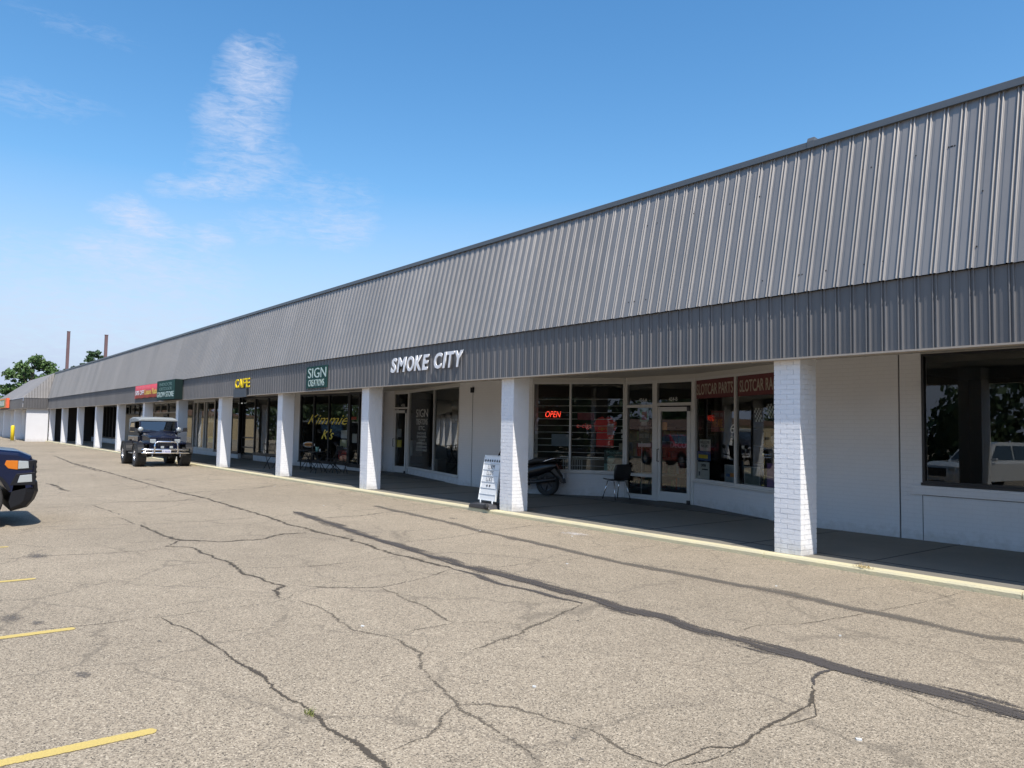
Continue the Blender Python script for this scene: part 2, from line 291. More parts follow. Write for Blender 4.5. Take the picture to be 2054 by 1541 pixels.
def text(name, s, p, size, m, parent=None, u=(1, 0, 0), v=(0, 0, 1), ext=.002, bold=0., shear=0., wide=1., spacing=1., align='LEFT', line=1.):
    cu = bpy.data.curves.new(name, 'FONT'); cu.body = s; cu.size = size; cu.extrude = ext; cu.offset = bold; cu.shear = shear; cu.space_character = spacing; cu.align_x = align; cu.space_line = line
    cu.resolution_u = 3
    t = bpy.data.objects.new(name + '_curve', cu); col.objects.link(t)
    dg = bpy.context.evaluated_depsgraph_get(); me = bpy.data.meshes.new_from_object(t.evaluated_get(dg))
    bpy.data.objects.remove(t); bpy.data.curves.remove(cu)
    u = Vector(u).normalized(); v = Vector(v).normalized(); n = u.cross(v)
    T = Matrix(((u.x * wide, v.x, n.x, p[0]), (u.y * wide, v.y, n.y, p[1]), (u.z * wide, v.z, n.z, p[2]), (0, 0, 0, 1)))
    me.transform(T); me.name = name; me.materials.clear(); me.materials.append(m)
    o = bpy.data.objects.new(name, me); col.objects.link(o); o.parent = parent
    return o

# ================================================================ SETTING
GZ = -.07
def grid(name, xs, ys, zf, m, kind='structure'):
    b = MB()
    for i in range(len(xs) - 1):
        for j in range(len(ys) - 1):
            P = [(xs[i], ys[j]), (xs[i + 1], ys[j]), (xs[i + 1], ys[j + 1]), (xs[i], ys[j + 1])]
            b.face([(x, y, zf(x, y)) for x, y in P], P)
    return tag(b.build(name, m), kind=kind)
def lotz(x, y): return GZ + (0 if y > -1 else max(-2.2, (y + 1) * .055))
grid('parking_lot', [-700, -200, -110, -60, -30, -10, 5, 30, 120, 600], [-700, -200, -90, -41, -30, -20, -12, -6, -3, -1, 3, 9.155, 9.3], lotz, M['asphalt'])
g = mat('dry_grass', (.12, .14, .05), .95, noise_=.3, scale=.5)
grid('field', [-700, -74, 5, 600], [9.3, 60, 700], lambda x, y: -.09, g)
KY = 9.17
b = MB(); b.box(-73.2, 15, KY + .17, 14.2, -.3, -.004); tag(b.build('sidewalk', M['conc']), kind='structure')
b = MB()
x = 13.35
while x > -72: b.box(x, x + .014, KY + .172, 13.9, -.003, .0); x -= 1.83
b.box(-73, 14.5, KY + .66, KY + .672, -.003, .0005)
tag(b.build('sidewalk_joints', M['groove']), kind='structure')
# kerb with worn yellow paint
kp = mat('worn_yellow_kerb', (.60, .53, .30), .75, noise_=.2, scale=3., dark=(.46, .42, .33), bump=.3, bscale=50)
b = MB(); x = -73.2
while x < 15:
    b.prism([(KY, -.3), (KY, -.022), (KY + .018, .002), (KY + .168, .002), (KY + .168, -.3)], x + .005, min(x + 3.05, 15) - .005, axis='x'); x += 3.05
tag(b.build('kerb', kp), kind='structure')

def strip(name, pts, wd, m, z, step=.12, jit=.25, taper=True, kind='structure'):
    """ragged ribbon lying on the lot along a polyline"""
    P = [Vector((*p, 0)) for p in pts]; q = []
    for a, c in zip(P, P[1:]):
        n = max(1, int((c - a).length / step))
        q += [a.lerp(c, i / n) for i in range(n)]
    q.append(P[-1]); b = MB(); prev = None; s = random.random() * 99; dist = 0
    for i, p in enumerate(q):
        d = (q[min(i + 1, len(q) - 1)] - q[max(0, i - 1)]).normalized(); nrm = Vector((-d.y, d.x, 0))
        e = min(1, min(i, len(q) - 1 - i) / 5 + .25) if taper else 1
        off = noise.noise(Vector((p.x * 3 + s, p.y * 3, 0))) * jit * wd * 1.2 + noise.noise(Vector((p.x * 11 + s, p.y * 11, 5))) * jit * wd * 1.1
        ww = wd * e * (1 + .5 * noise.noise(Vector((p.x * 2, p.y * 2, s))))
        a, c = p + nrm * (off + ww), p + nrm * (off - ww)
        cur = [(a.x, a.y, z), (c.x, c.y, z)]
        if prev: b.face([prev[0], prev[1], cur[1], cur[0]], [(dist, 0), (dist, 1), (dist + step, 1), (dist + step, 0)]); dist += step
        prev = cur
    o = b.build(name, m, weld=False)
    return tag(o, kind=kind)
CR = [('c',0.035,[(-35.09,5.45),(-28.24,5.41),(-22.82,5.35),(-19.9,5.33),(-18.19,5.41),(-15.71,5.34),(-14.01,5.29),(-12.54,5.19),(-11.31,5.22),(-10.52,5.26),(-9.25,5.19),(-8.83,5.17),(-8.31,5.22),(-7.68,5.19)]),('t',0.05,[(-7.68,5.19),(-7.31,5.24),(-6.69,5.13),(-6.16,5.2),(-5.79,5.2),(-5.48,5.23)]),('t',0.11,[(-14.47,6.05),(-13.81,5.98),(-12.79,5.88),(-10.97,5.66),(-9.53,5.57),(-8.58,5.5),(-7.8,5.43),(-7.15,5.48),(-6.52,5.5),(-5.88,5.45),(-5.55,5.49),(-5.1,5.39),(-4.68,5.46),(-4.2,5.35),(-3.8,5.38),(-3.43,5.36),(-3.13,5.39),(-2.8,5.34),(-2.54,5.35),(-2.3,5.37),(-2.07,5.4),(-1.79,5.37),(-1.42,5.34)]),('s',0.085,[(-14.66,7.9),(-13.9,7.84),(-11.43,7.66),(-10.5,7.51),(-9.45,7.42),(-8.32,7.36),(-7.36,7.28),(-6.85,7.24),(-6.09,7.28),(-5.4,7.3),(-4.69,7.33),(-4.24,7.31),(-3.8,7.25),(-3.45,7.28),(-3.01,7.25),(-2.61,7.21),(-2.43,7.32)]),('c',0.03,[(-13.75,3.12),(-13.04,3.12),(-12.32,3.11),(-11.67,3.19),(-11.21,3.66),(-11.19,4.16),(-11.51,4.66),(-11.48,5.04)]),('c',0.022,[(-11.67,3.19),(-11.19,2.9),(-10.94,3.13),(-10.16,3.13),(-9.61,3.17),(-9.12,3.13),(-8.65,3.07),(-8.35,3.15),(-7.98,3.13),(-7.8,3.18),(-7.65,3.04),(-7.3,2.94)]),('h',0.012,[(-7.4,0.68),(-7.28,0.88),(-7.21,1.16),(-7.18,1.4),(-7.21,1.67),(-7.15,1.83),(-7.15,2.08),(-7.16,2.47),(-7.14,2.76),(-7.26,3.01),(-7.43,3.15)]),('c',0.025,[(-7.13,1.82),(-6.84,1.84),(-6.64,1.9),(-6.26,1.93),(-5.8,1.93),(-5.39,1.93),(-5.06,1.94),(-4.86,1.93),(-4.59,1.93),(-4.39,1.95),(-4.13,1.94),(-3.8,1.94),(-3.65,1.94),(-3.41,1.94),(-3.17,1.93)]),('h',0.022,[(-7.22,4.0),(-6.7,3.93),(-6.21,3.92),(-5.76,3.81),(-5.55,3.78)]),('h',0.02,[(-5.55,3.78),(-5.55,3.51),(-5.52,3.25)]),('h',0.018,[(-5.55,3.78),(-5.5,3.95),(-5.19,4.25)]),('h',0.026,[(-5.45,5.2),(-5.28,4.81),(-5.14,4.37),(-4.98,4.09),(-4.91,3.75),(-4.81,3.46)]),('h',0.014,[(-8.83,5.17),(-8.8,4.86),(-8.75,4.33),(-8.7,3.72)]),('h',0.024,[(-7.68,5.19),(-7.42,4.68),(-7.27,4.26),(-7.22,4.0),(-7.44,3.58),(-7.76,3.33)]),('h',0.02,[(-7.08,3.04),(-6.7,3.09),(-5.84,2.99),(-5.42,3.12),(-5.12,3.11),(-4.96,3.09),(-4.7,2.92),(-4.43,2.84),(-4.09,2.76),(-3.9,2.71),(-3.73,2.69),(-3.54,2.66),(-3.26,2.64),(-3.03,2.6)]),('h',0.018,[(-3.91,2.71),(-3.82,2.88),(-3.66,2.97),(-3.4,3.03),(-3.17,3.09),(-3.01,3.07),(-2.84,3.03),(-2.7,3.05)]),('h',0.014,[(-3.9,2.67),(-3.81,2.52),(-3.72,2.47),(-3.62,2.3),(-3.59,2.13),(-3.57,2.04)]),('h',0.012,[(-9.85,5.69),(-9.87,6.52),(-10.14,7.51),(-10.36,8.52),(-10.47,9.6)]),('h',0.02,[(-13.2,5.93),(-13.17,6.78),(-13.49,7.62),(-13.54,8.49),(-13.68,9.49)]),('h',0.016,[(-7.76,5.48),(-7.48,5.74),(-7.49,6.17),(-7.38,6.53),(-7.46,7.11)]),('h',0.01,[(-3.99,5.54),(-3.99,5.94),(-3.82,6.28),(-3.71,6.89),(-3.67,7.29),(-3.61,7.83),(-3.58,8.39),(-3.57,9.1)]),('t',0.04,[(-2.88,5.35),(-2.95,5.25),(-2.96,5.1),(-2.92,4.96),(-2.84,4.85)]),('c',0.018,[(-2.84,4.85),(-2.78,4.76),(-2.7,4.6),(-2.66,4.45),(-2.63,4.21),(-2.61,3.96),(-2.57,3.78),(-2.54,3.63),(-2.55,3.54),(-2.64,3.46),(-2.62,3.28),(-2.61,3.05)]),('c',0.01,[(-2.78,4.74),(-2.67,4.54),(-2.53,4.34),(-2.55,4.12),(-2.6,3.98)]),('c',0.013,[(-2.54,3.56),(-2.52,3.41),(-2.52,3.28),(-2.56,3.13)]),('c',0.012,[(-2.86,3.03),(-2.71,3.05),(-2.61,3.08)]),('h',0.008,[(-2.58,5.22),(-2.39,5.17),(-2.18,5.1),(-2.01,5.08),(-1.72,5.16)]),('h',0.012,[(-7.56,7.98),(-7.71,9.17)]),('h',0.014,[(-11.13,0.99),(-11.16,1.48),(-11.03,1.9),(-10.96,2.38),(-10.99,2.57),(-11.01,2.86)]),('h',0.013,[(-14.16,1.69),(-14.2,2.23),(-13.89,2.89),(-13.75,3.12)]),('h',0.015,[(-13.73,3.17),(-13.73,3.83),(-13.84,5.12)]),('h',0.015,[(-17.3,2.05),(-17.4,3.06),(-17.97,3.55),(-17.47,4.5),(-17.58,5.25)]),('h',0.015,[(-17.4,3.06),(-16.2,3.12),(-15.4,3.16),(-15.26,3.75),(-15.29,4.57)]),('h',0.015,[(-14.93,3.05),(-13.78,3.08)]),('h',0.015,[(-9.19,3.13),(-8.93,3.37),(-8.8,3.75),(-8.6,4.31)]),('h',0.013,[(-8.81,2.93),(-8.63,2.68),(-8.48,2.37)]),('h',0.01,[(-6.34,2.03),(-6.34,2.34),(-6.35,2.72)]),('h',0.02,[(-20.7,2.47),(-20.66,2.85),(-21.1,3.23),(-20.97,3.82)]),('c',0.04,[(-24.06,3.1),(-22.67,3.18),(-21.64,3.14),(-21.12,3.18)]),('c',0.035,[(-42.89,5.8),(-35.11,5.38),(-31.93,5.29),(-29.21,5.29)]),('h',0.02,[(-30.79,3.64),(-30.3,4.97)]),('h',0.02,[(-32.1,4.8),(-33.1,5.21)]),('h',0.025,[(-23.58,6.05),(-23.89,8.04),(-23.91,10.47)]),('h',0.025,[(-19.47,5.22),(-19.79,6.23),(-21.05,9.23)]),('h',0.02,[(-21.03,4.05),(-21.48,4.92),(-22.44,5.31)]),('h',0.02,[(-17.89,3.46),(-17.6,4.72),(-17.95,5.34)]),('h',0.02,[(-27.51,3.09),(-27.91,4.07),(-26.73,4.99)])]
KM = {'c': ('ground_crack', 'crack', 1.0), 't': ('tar_patch', 'tar', 1.2), 's': ('tar_patch', 'seal', 1.45), 'h': ('ground_crack', 'hair', 1.3)}
zi = 0
for k, wd, pts in CR:
    nm, mm, f = KM[k]; zi += 1
    if k in 'hc' and pts[0][0] < -9.5: f *= 1.7
    strip(nm, pts, wd * f, M[mm], GZ + {'s': .004, 't': .0048, 'h': .0022, 'c': .0032}[k] + zi * .00001, step=.05 if k in 'ch' else .1, jit=.9 if k in 'ch' else .15, taper=k != 's')
    if k == 't' and len(pts) > 12:      # darker main pass of the sealant over the first
        strip('tar_patch', [(x, y - .05) for x, y in pts[3:]], wd * .42, M['tar'], GZ + .0056, step=.1, jit=.2)
# painted stall lines
for (x0, y0, x1, y1, e) in ((-4.55, 1.12, -4.55, -4.4, 0), (-7.14, 1.13, -7.2, -4.4, 0), (-9.6, 1.14, -9.62, -4.4, 0), (-12.2, 1.13, -12.2, -4.4, 0), (-1.9, 1.1, -1.9, -4.4, 0), (-17.4, 1.1, -17.4, -4.4, 0), (-20, 1.1, -20, -4.4, 0), (.75, 1.1, .75, -4.4, 0)):
    zz = lambda y: lotz(0, y) + .004
    b = MB(); ys = [y0, -.9, -1.1, y1]
    for a, c in zip(ys, ys[1:]):
        b.face([(x0 - .05, a, zz(a)), (x0 + .05, a, zz(a)), (x0 + .05, c, zz(c)), (x0 - .05, c, zz(c))], [(a, 0), (a, 1), (c, 1), (c, 0)])
    # rounded end
    b.face([(x0 + .05, y0, zz(y0)), (x0 + .035, y0 + .03, zz(y0)), (x0, y0 + .045, zz(y0)), (x0 - .035, y0 + .03, zz(y0)), (x0 - .05, y0, zz(y0))], [(0, 1), (0, .85), (0, .5), (0, .15), (0, 0)])
    tag(b.build('parking_line', M['yellow'], weld=False), kind='structure')
def blotch(name, x, y, rx, ry, m, z):
    b = MB(); n = 14; c = (x, y, z)
    for i in range(n):
        p = [(x + rx * math.cos(2 * PI * j / n), y + ry * math.sin(2 * PI * j / n), z) for j in (i, i + 1)]
        b.face([c, *p], [(0, .5), (0, 1), (0, 1)])
    tag(b.build(name, m, weld=False), kind='structure')
for x, y, r in ((-5.01, 4.73, .04), (-4.37, 3.78, .03), (-4.2, 3.9, .02), (-3.13, 2.94, .035), (-11.96, 8.08, .16), (-2.91, 2.79, .03), (-6.37, 1.62, .05), (-7.8, .8, .22), (-7.5, .95, .12), (-11.2, 1.38, .3), (-5.81, 1.01, .12), (-3.9, 3.2, .02)):
    blotch('oil_spot', x, y, r, r * .6, M['oil'], GZ + .003)
blotch('pale_stain', -9.2, 8.6, .34, .2, M['pale'], GZ + .003)

# ================================================================ STRIP MALL
bld = empty('strip_mall', (-35, KY, 0), 0, 'long white brick strip mall with grey ribbed metal mansard over a covered walk', 'shopping building')
bpy.context.view_layer.update()
class BP(MB):
    def put(s, name, m, bevel=0, parent=None, weld=True):
        o = s.build(name, m, None, weld, bevel); p = parent or BPP[0]; o.parent = p
        if p.type == 'EMPTY': o.location = -p.location        # thing empties are unrotated and top level
        return o
BPP = [bld]
# ribbed sheet: points along u, rising along v, ribs standing out along n
PROF = []
for q in (0., .043):      # a pair of narrow rounded ribs, then the pan with one shallow step
    PROF += [(q, 0, 0), (q + .002, .010, 1), (q + .005, .019, 1), (q + .010, .023, 1), (q + .015, .022, 1), (q + .021, .016, 1), (q + .026, .007, 1), (q + .029, 0, 1)]
PROF += [(.108, 0, 0), (.110, .006, 0), (.192, .005, 0), (.1952, 0, 0)]
PITCH_R = .19543
def ribbed(b, P0, u, length, v, n, shape=None):
    u, n = Vector(u), Vector(n).normalized(); P0 = Vector(P0); v = Vector(v)
    x = 0; prev = None; k = 0
    while x < length - .01:
        for a, h, sm_ in PROF:
            q = min(x + a, length)
            t0, t1 = shape(q) if shape else (0., 1.)
            c = [P0 + u * q + v * t0 + n * h, P0 + u * q + v * t1 + n * h]
            if prev: b.face([prev[0], c[0], c[1], prev[1]], [(0, 0)] * 4, bool(sm_))
            prev = c
        x += PITCH_R
XL, XR = -72.9, 14.1
SL = Vector((0, .474, 2.133)); SN = Vector((0, -2.07, .46)).normalized()
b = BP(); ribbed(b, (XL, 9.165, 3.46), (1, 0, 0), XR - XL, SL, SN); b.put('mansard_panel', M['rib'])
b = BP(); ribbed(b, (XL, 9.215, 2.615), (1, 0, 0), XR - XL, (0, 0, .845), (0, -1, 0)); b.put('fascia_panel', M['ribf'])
b = BP(); b.prism([(9.575, 5.53), (9.583, 5.53), (9.583, 5.618), (9.61, 5.632), (9.95, 5.645), (9.95, 5.53)], XL - .4, XR, axis='x'); b.put('ridge_cap', M['cap'])
b = BP(); b.prism([(9.570, 5.525), (9.578, 5.525), (9.578, 5.625), (9.60, 5.675), (9.75, 5.66), (9.75, 5.525)], -5.68, -5.58, axis='x'); b.put('cap_joint', M['cap'])
b = BP(); b.box(XL, XR, 9.185, 9.36, 2.59, 2.612); b.put('fascia_trim', M['trim'])
b = BP(); b.box(XL, XR, 9.23, 9.30, 2.613, 3.45); b.put('fascia_backing', M['soffit'])
b = BP(); b.box(XL, XR, 9.30, 14.2, 2.90, 2.98); b.put('soffit', M['soffit'])
b = BP(); b.box(XL, XR, 9.9, 30, 5.36, 5.5); b.box(XL, XR, 9.3, 9.36, 3.0, 3.4); b.put('roof', M['roof'])
b = BP(); b.box(XL, XR, 29.7, 30, -.3, 5.3); b.box(XR - .3, XR, 12.7, 29.6, -.3, 5.3); b.put('wall', M['wall'])
# fascia fasteners and scuffs
rr = random.Random(3)
for i in range(60):
    x = rr.uniform(-9, 2); z = rr.choice((3.7, 4.35, 5.0)); y = 9.165 + (z - 3.46) * .46 / 2.07 - .006
    b = BP(); b.box(x, x + .014, y - .004, y + .004, z, z + .014); b.put('panel_screw', M['joint'])

# ---- brick columns
def brick_col():
    b = MB(); h = .195; z = -.06; k = 0; rr = random.Random(5); e = .0035
    b.box(-h + .007, h - .007, -h + .007, h - .007, -.06, 2.88)
    while z < 2.86:
        z1 = z + .0605
        lay = [(-h, 0, -h, -h + .095), (0, h, -h, -h + .095), (-h, 0, h - .095, h), (0, h, h - .095, h), (-h, -h + .095, -h + .097, h - .097), (h - .095, h, -h + .097, h - .097)]
        if k % 2: lay = [(c[2], c[3], c[0], c[1]) for c in lay]
        for x0, x1, y0, y1 in lay:
            j = rr.uniform(-.0012, .0012); b.box(x0 + (e if x0 > -h else -j), x1 - (e if x1 < h else j), y0 + (e if y0 > -h else -j), y1 - (e if y1 < h else j), z, z1)
        z += .0665; k += 1
    return b
CX = [12.4, 6.35, .35, -5.65, -11.78, -17.75, -23.5, -29.4, -35.2, -41.2, -47.2, -53.4, -59.8, -66.4, -72.7]
proto = brick_col().build('column', M['paint'], weld=False, bevel=.0022)
for i, x in enumerate(CX):
    o = proto if 'used' not in proto else proto.copy()
    if 'used' in proto: col.objects.link(o); 
    else: proto['used'] = 1
    o.parent = bld; o.location = Vector((x - .195, 9.33 + .195, 0)) - bld.location
for o in [o for o in col.objects if o.name.startswith('column')]:
    if 'used' in o: del o['used']

def plan(p0, p1):
    p0, p1 = Vector((*p0, 0)), Vector((*p1, 0)); u = (p1 - p0).normalized(); n = Vector((-u.y, u.x, 0))
    return Matrix(((u.x, n.x, 0, p0.x), (u.y, n.y, 0, p0.y), (0, 0, 1, 0), (0, 0, 0, 1))), (p1 - p0).length
def wallseg(p0, p1, z0=-.1, z1=2.9, th=.2, name='wall', m=None):
    T, Ln = plan(p0, p1); b = BP(); b.box(0, Ln, 0, th, z0, z1, T); return b.put(name, m or M['wall'])
def glazing(p0, p1, base, head, mull=(), rails=(), m='alu', gm='glass', fwid=.05, top=2.9, sill=True, name='window', hw=None):
    """low wall, frame, panes and header along a plan line; mull as fractions, rails as heights"""
    T, Ln = plan(p0, p1)
    if .02 < base < 1.5: wallseg(p0, p1, -.1, base - .004, .2)
    if head < top: 
        b = BP(); b.box(0, Ln, .0, .16, head + .003, top - .002, T); b.put('header', hw or M['soffit'])
    b = BP(); f = fwid
    us = [0] + [x * Ln for x in mull] + [Ln]
    edges = [0 + f / 2] + us[1:-1] + [Ln - f / 2]
    for x in edges: b.box(x - f / 2, x + f / 2, -.014, .07, base, head, T)
    for a, c in zip(edges, edges[1:]):
        for z in [base + f / 2, head - f / 2] + list(rails): b.box(a + f / 2 + .001, c - f / 2 - .001, -.011, .066, z - f / 2, z + f / 2, T)
    if sill and base > .1: b.box(-.01, Ln + .01, -.05, -.012, base - .035, base + .006, T)
    fr = b.put(name, M[m], bevel=.003)
    for a, c in zip(edges, edges[1:]):
        g = BP(); g.face([T @ Vector(p) for p in ((a, .03, base), (c, .03, base), (c, .03, head), (a, .03, head))], [(0, 0)] * 4)
        o = g.build('glass', M[gm], None, False); o.parent = fr; o.location = (0, 0, 0)
    return T, Ln, fr
def door(p0, p1, z1=2.18, m='alu', gm='glass', stile=.1, brail=.24, handle='left', bars=()):
    T, Ln = plan(p0, p1); b = BP(); s = stile
    b.box(.01, s, -.03, .03, .02, z1, T); b.box(Ln - s, Ln - .01, -.03, .03, .02, z1, T)
    b.box(s + .001, Ln - s - .001, -.027, .027, .02, brail, T); b.box(s + .001, Ln - s - .001, -.027, .027, z1 - s, z1, T)
    for z in bars: b.box(s + .001, Ln - s - .001, -.026, .026, z - .03, z + .03, T)
    d = b.put('door', M[m], bevel=.004)
    g = BP(); g.face([T @ Vector(p) for p in ((s, 0, brail), (Ln - s, 0, brail), (Ln - s, 0, z1 - s), (s, 0, z1 - s))], [(0, 0)] * 4); o = g.build('glass', M[gm], None, False); o.parent = d
    h = BP(); hx = s * .5 if handle == 'left' else Ln - s * .5
    h.tube([T @ Vector(p) for p in ((hx, -.03, .92), (hx, -.09, .92), (hx, -.09, 1.2), (hx, -.03, 1.2))], .012, 6); o = h.build('handle', M['black'], None); o.parent = d
    hx = Ln - s * .5 if handle == 'left' else s * .5
    for z in (z1 - .05, .04):
        h = BP(); h.box(hx - .035, hx + .05, -.055, -.031, z - .05, z + .05, T); o = h.build('hinge', M['black'], None); o.parent = d
    return d
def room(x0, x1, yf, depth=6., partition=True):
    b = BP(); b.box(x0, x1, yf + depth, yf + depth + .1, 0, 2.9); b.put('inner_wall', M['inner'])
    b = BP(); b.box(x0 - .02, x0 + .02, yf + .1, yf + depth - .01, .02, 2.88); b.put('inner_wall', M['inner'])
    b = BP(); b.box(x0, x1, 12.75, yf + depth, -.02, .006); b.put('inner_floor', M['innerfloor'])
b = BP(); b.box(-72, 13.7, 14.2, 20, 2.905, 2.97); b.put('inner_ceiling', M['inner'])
WP, DP = 12.45, 13.75
# right end shop: big picture window and blank brick
glazing((-5.46, WP), (-.6, WP), .88, 2.88, (.55,), (), 'black', 'glass', .035)
wallseg((-.6, WP), (13.9, WP)); wallseg((-5.8, WP), (-5.47, WP)); 
wallseg((-7.55, WP), (-5.825, WP))
b = BP(); b.box(-5.824, -5.801, WP + .03, WP + .1, 0, 2.9); b.put('expansion_joint', M['joint'])
b = BP(); b.box(-5.62, -.6, WP - .05, WP - .012, .70, .84); b.put('sill', M['wall'], bevel=.004)
b = BP(); b.box(-5.469, -5.463, WP - .003, WP + .001, 0, .69); b.box(-5.463, -.6, WP - .003, WP + .001, .688, .694); b.put('wall_crack', M['joint'])
room(-7.3, 13.7, WP, 6.5)
# slot car shop and smoke shop recess
glazing((-10.9, DP), (-7.56, 12.43), .54, 2.8, (.448,), (), 'alu', 'glass', .055)
T, Ln, fr = glazing((-12.98, DP), (-12.04, DP), .05, 2.8, (), (.57, 2.2), 'alu', 'glass', .07, sill=False)
T, Ln, fr = glazing((-12.04, DP), (-10.9, DP), 2.2, 2.8, (), (), 'alu', 'glass', .07, sill=False, name='transom_window')
b = BP()
for x in (-12.02, -10.97): b.box(x - .02, x + .07, DP - .014, DP + .07, 0, 2.199)
b.put('door_frame', M['alu'])
door((-11.94, DP), (-10.98, DP), 2.17)
glazing((-14.95, WP), (-12.99, DP), .58, 2.8, (.42,), (), 'alu', 'glass', .05)
wallseg((-18.2, WP), (-14.96, WP)); 
b = BP(); b.box(-17.56, -17.545, WP - .004, WP + .001, 0, 2.75); b.box(-17.6, -17.5, WP - .06, WP - .004, 2.6, 2.75); b.put('wall_crack', M['joint'])
b = BP(); b.box(-15.03, -14.97, WP + .21, 19, 0, 2.88); b.put('inner_wall', M['inner'])
b = BP(); b.box(-11.0, -10.93, DP + .12, 19, 0, 2.88); b.put('inner_wall', M['inner'])
room(-18, -7.4, DP, 6.)
# sign shop
T, Ln, fr = glazing((-23.2, DP), (-18.21, 12.46), .22, 2.84, (.54,), (), 'alu', 'glass', .045)
T, Ln, fr = glazing((-24.25, DP), (-23.21, DP), 2.24, 2.84, (), (), 'alu', 'glass', .07, sill=False, name='transom_window')
b = BP()
for x in (-24.25, -23.3): b.box(x, x + .07, DP - .014, DP + .07, 0, 2.239)
b.put('door_frame', M['alu'])
door((-24.17, DP), (-23.31, DP), 2.2)
wallseg((-25.1, DP), (-24.26, DP)); wallseg((-24.9, 12.9), (-24.95, 13.74), m=M['wall'])
glazing((-26.06, 12.9), (-24.78, 12.9), .16, 2.86, (.62,), (), 'black', 'glass', .08)
glazing((-29.5, WP), (-26.08, 12.9), .2, 2.84, (.30, .61,), (), 'black', 'glass', .07)
wallseg((-30.1, WP), (-29.52, WP)); room(-29.5, -18, DP, 6.)
# cafe
glazing((-34.6, WP), (-30.1, WP), .28, 2.86, (.36, .68), (), 'black', 'glass', .09)
door((-36.6, WP + .15), (-34.62, WP + .15), 2.86, 'black', 'glass2', .08, .2, bars=(1.0, .55))
glazing((-38.9, WP), (-36.62, WP), .24, 2.86, (.5,), (), 'black', 'glass', .09)
glazing((-40.25, WP), (-38.92, WP), .24, 2.86, (), (), 'black', 'glass', .09)
glazing((-44.0, WP), (-40.26, WP), .24, 2.86, (.2, .52, .62), (), 'alu', 'glass', .11)
glazing((-47.4, WP), (-44.1, WP), .1, 2.86, (.5,), (), 'black', 'glass2', .09)
room(-47.4, -29.6, WP, 6.)
# vacant unit with tan panels
wallseg((-52.4, WP), (-47.45, WP), 0, 2.2, m=M['tan'], name='infill_panel'); glazing((-52.4, WP), (-47.45, WP), 2.21, 2.86, (.3, .6), (), 'alu', 'glass2', .06, sill=False)
door((-49.9, WP - .06), (-48.9, WP - .06), 2.15, 'black', 'glass2', .1)
glazing((-56.4, WP), (-52.45, WP), .3, 2.86, (.5,), (), 'black', 'glass2', .07)
wallseg((-61, WP), (-56.5, WP), 0, 2.15, m=M['tan'], name='infill_panel'); glazing((-61, WP), (-56.5, WP), 2.16, 2.86, (.4, .7), (), 'black', 'glass2', .07, sill=False)
x = -61.1
while x > -72:
    glazing((x - 3.5, WP), (x, WP), .4, 2.86, (.33, .66), (), 'black', 'glass2', .06); x -= 3.6
room(-72.5, -61, WP, 6.)

b = BP(); b.box(-73.1, -72.9, 9.33, 18.4, 0, 2.89); b.put('end_wall', M['inner'])
# ---- end unit standing forward at the far end
eu = empty('corner_unit', (-80, 8, 0), 0, 'far end unit standing forward, with hipped grey metal roof and white end wall', 'shop building')
BPP[0] = eu
bpy.context.view_layer.update()
EX, EY, FX = -72.9, 7.4, -98.5
b = BP(); ribbed(b, (EX, EY, 3.46), (0, 1, 0), 2.28, (-.5, 0, 2.2), (1, 0, .2), shape=lambda q: (max(0., (q - 1.74) / .52), min(1., q / 2.26)))
b.put('mansard_panel', M['rib'])
b = BP(); Ln = EX - FX; A = Vector((FX, EY, 3.46))
def hipf(q): return (0., max(.001, min(1., q / 7.6, 1. if q < Ln - .5 else (Ln - q) / .5 + .001)))
ribbed(b, A, (1, 0, 0), Ln, (0, 2.4, 2.2), (0, -.7, .7), shape=hipf); b.put('mansard_panel', M['rib'])
b = BP(); ribbed(b, (EX - .03, EY + .05, 2.6), (0, 1, 0), 1.72, (0, 0, .85), (1, 0, 0)); ribbed(b, (FX, EY + .03, 2.6), (1, 0, 0), Ln - .06, (0, 0, .85), (0, -1, 0)); b.put('fascia_panel', M['ribf'])
b = BP(); b.box(FX, EX - .06, EY + .1, 9.3, 2.62, 2.7); b.put('soffit', M['soffit'])
b = BP(); b.box(EX - .55, EX - .25, 7.75, 9.28, -.3, 2.61); b.box(FX + 3, EX - .56, 8.6, 8.8, -.3, 2.61); b.box(FX + 3, FX + 3.3, 8.81, 14, -.3, 3.4); b.put('wall', M['wall'])
b = BP(); b.box(FX + 1, EX - .6, 10., 30, 3.0, 5.4); b.put('roof', M['roof'])
for x in (-81.75, -91.0, -97.2):
    b = BP(); b.box(x - .42, x, 7.75, 8.3, -.3, 2.61); b.put('column', M['paint'])
b = BP(); b.box(-73.3, -73.1, 9.285, 9.32, 0, 2.6); b.put('wall_joint', M['joint'])
BPP[0] = bld
# orange and green sign of the end unit
sg = empty('shop_sign', (-86, 7.3, 2.7), 0, 'orange framed sign with dark green panel on the far forward end unit', 'sign')
mo = mat('orange_sign', (.85, .28, .02), .5, emit=(.9, .3, .02), es=.0); mg = mat('green_sign', (.05, .16, .04), .5); mr = mat('red_orange_sign', (.75, .13, .05), .5); mw = mat('white_lettering', (.8, .8, .8), .5)
b = MB(); b.box(-4.4, 3.6, -.14, .07, .05, .92); b.build('sign_case', mo, sg)
b = MB(); b.box(-4.2, 1.9, -.155, -.142, .12, .8); b.build('sign_face', mg, sg)
b = MB(); b.box(2.9, 3.61, -.16, .06, .04, .93); b.build('sign_end', mr, sg)
b = MB()
for k, x in enumerate((-3.8, -3.0, -2.2, -1.3, -.5, .4, 1.2)): b.box(x, x + .3, -.165, -.157, .25, .68 if k % 2 else .75)
b.build('lettering', mw, sg)

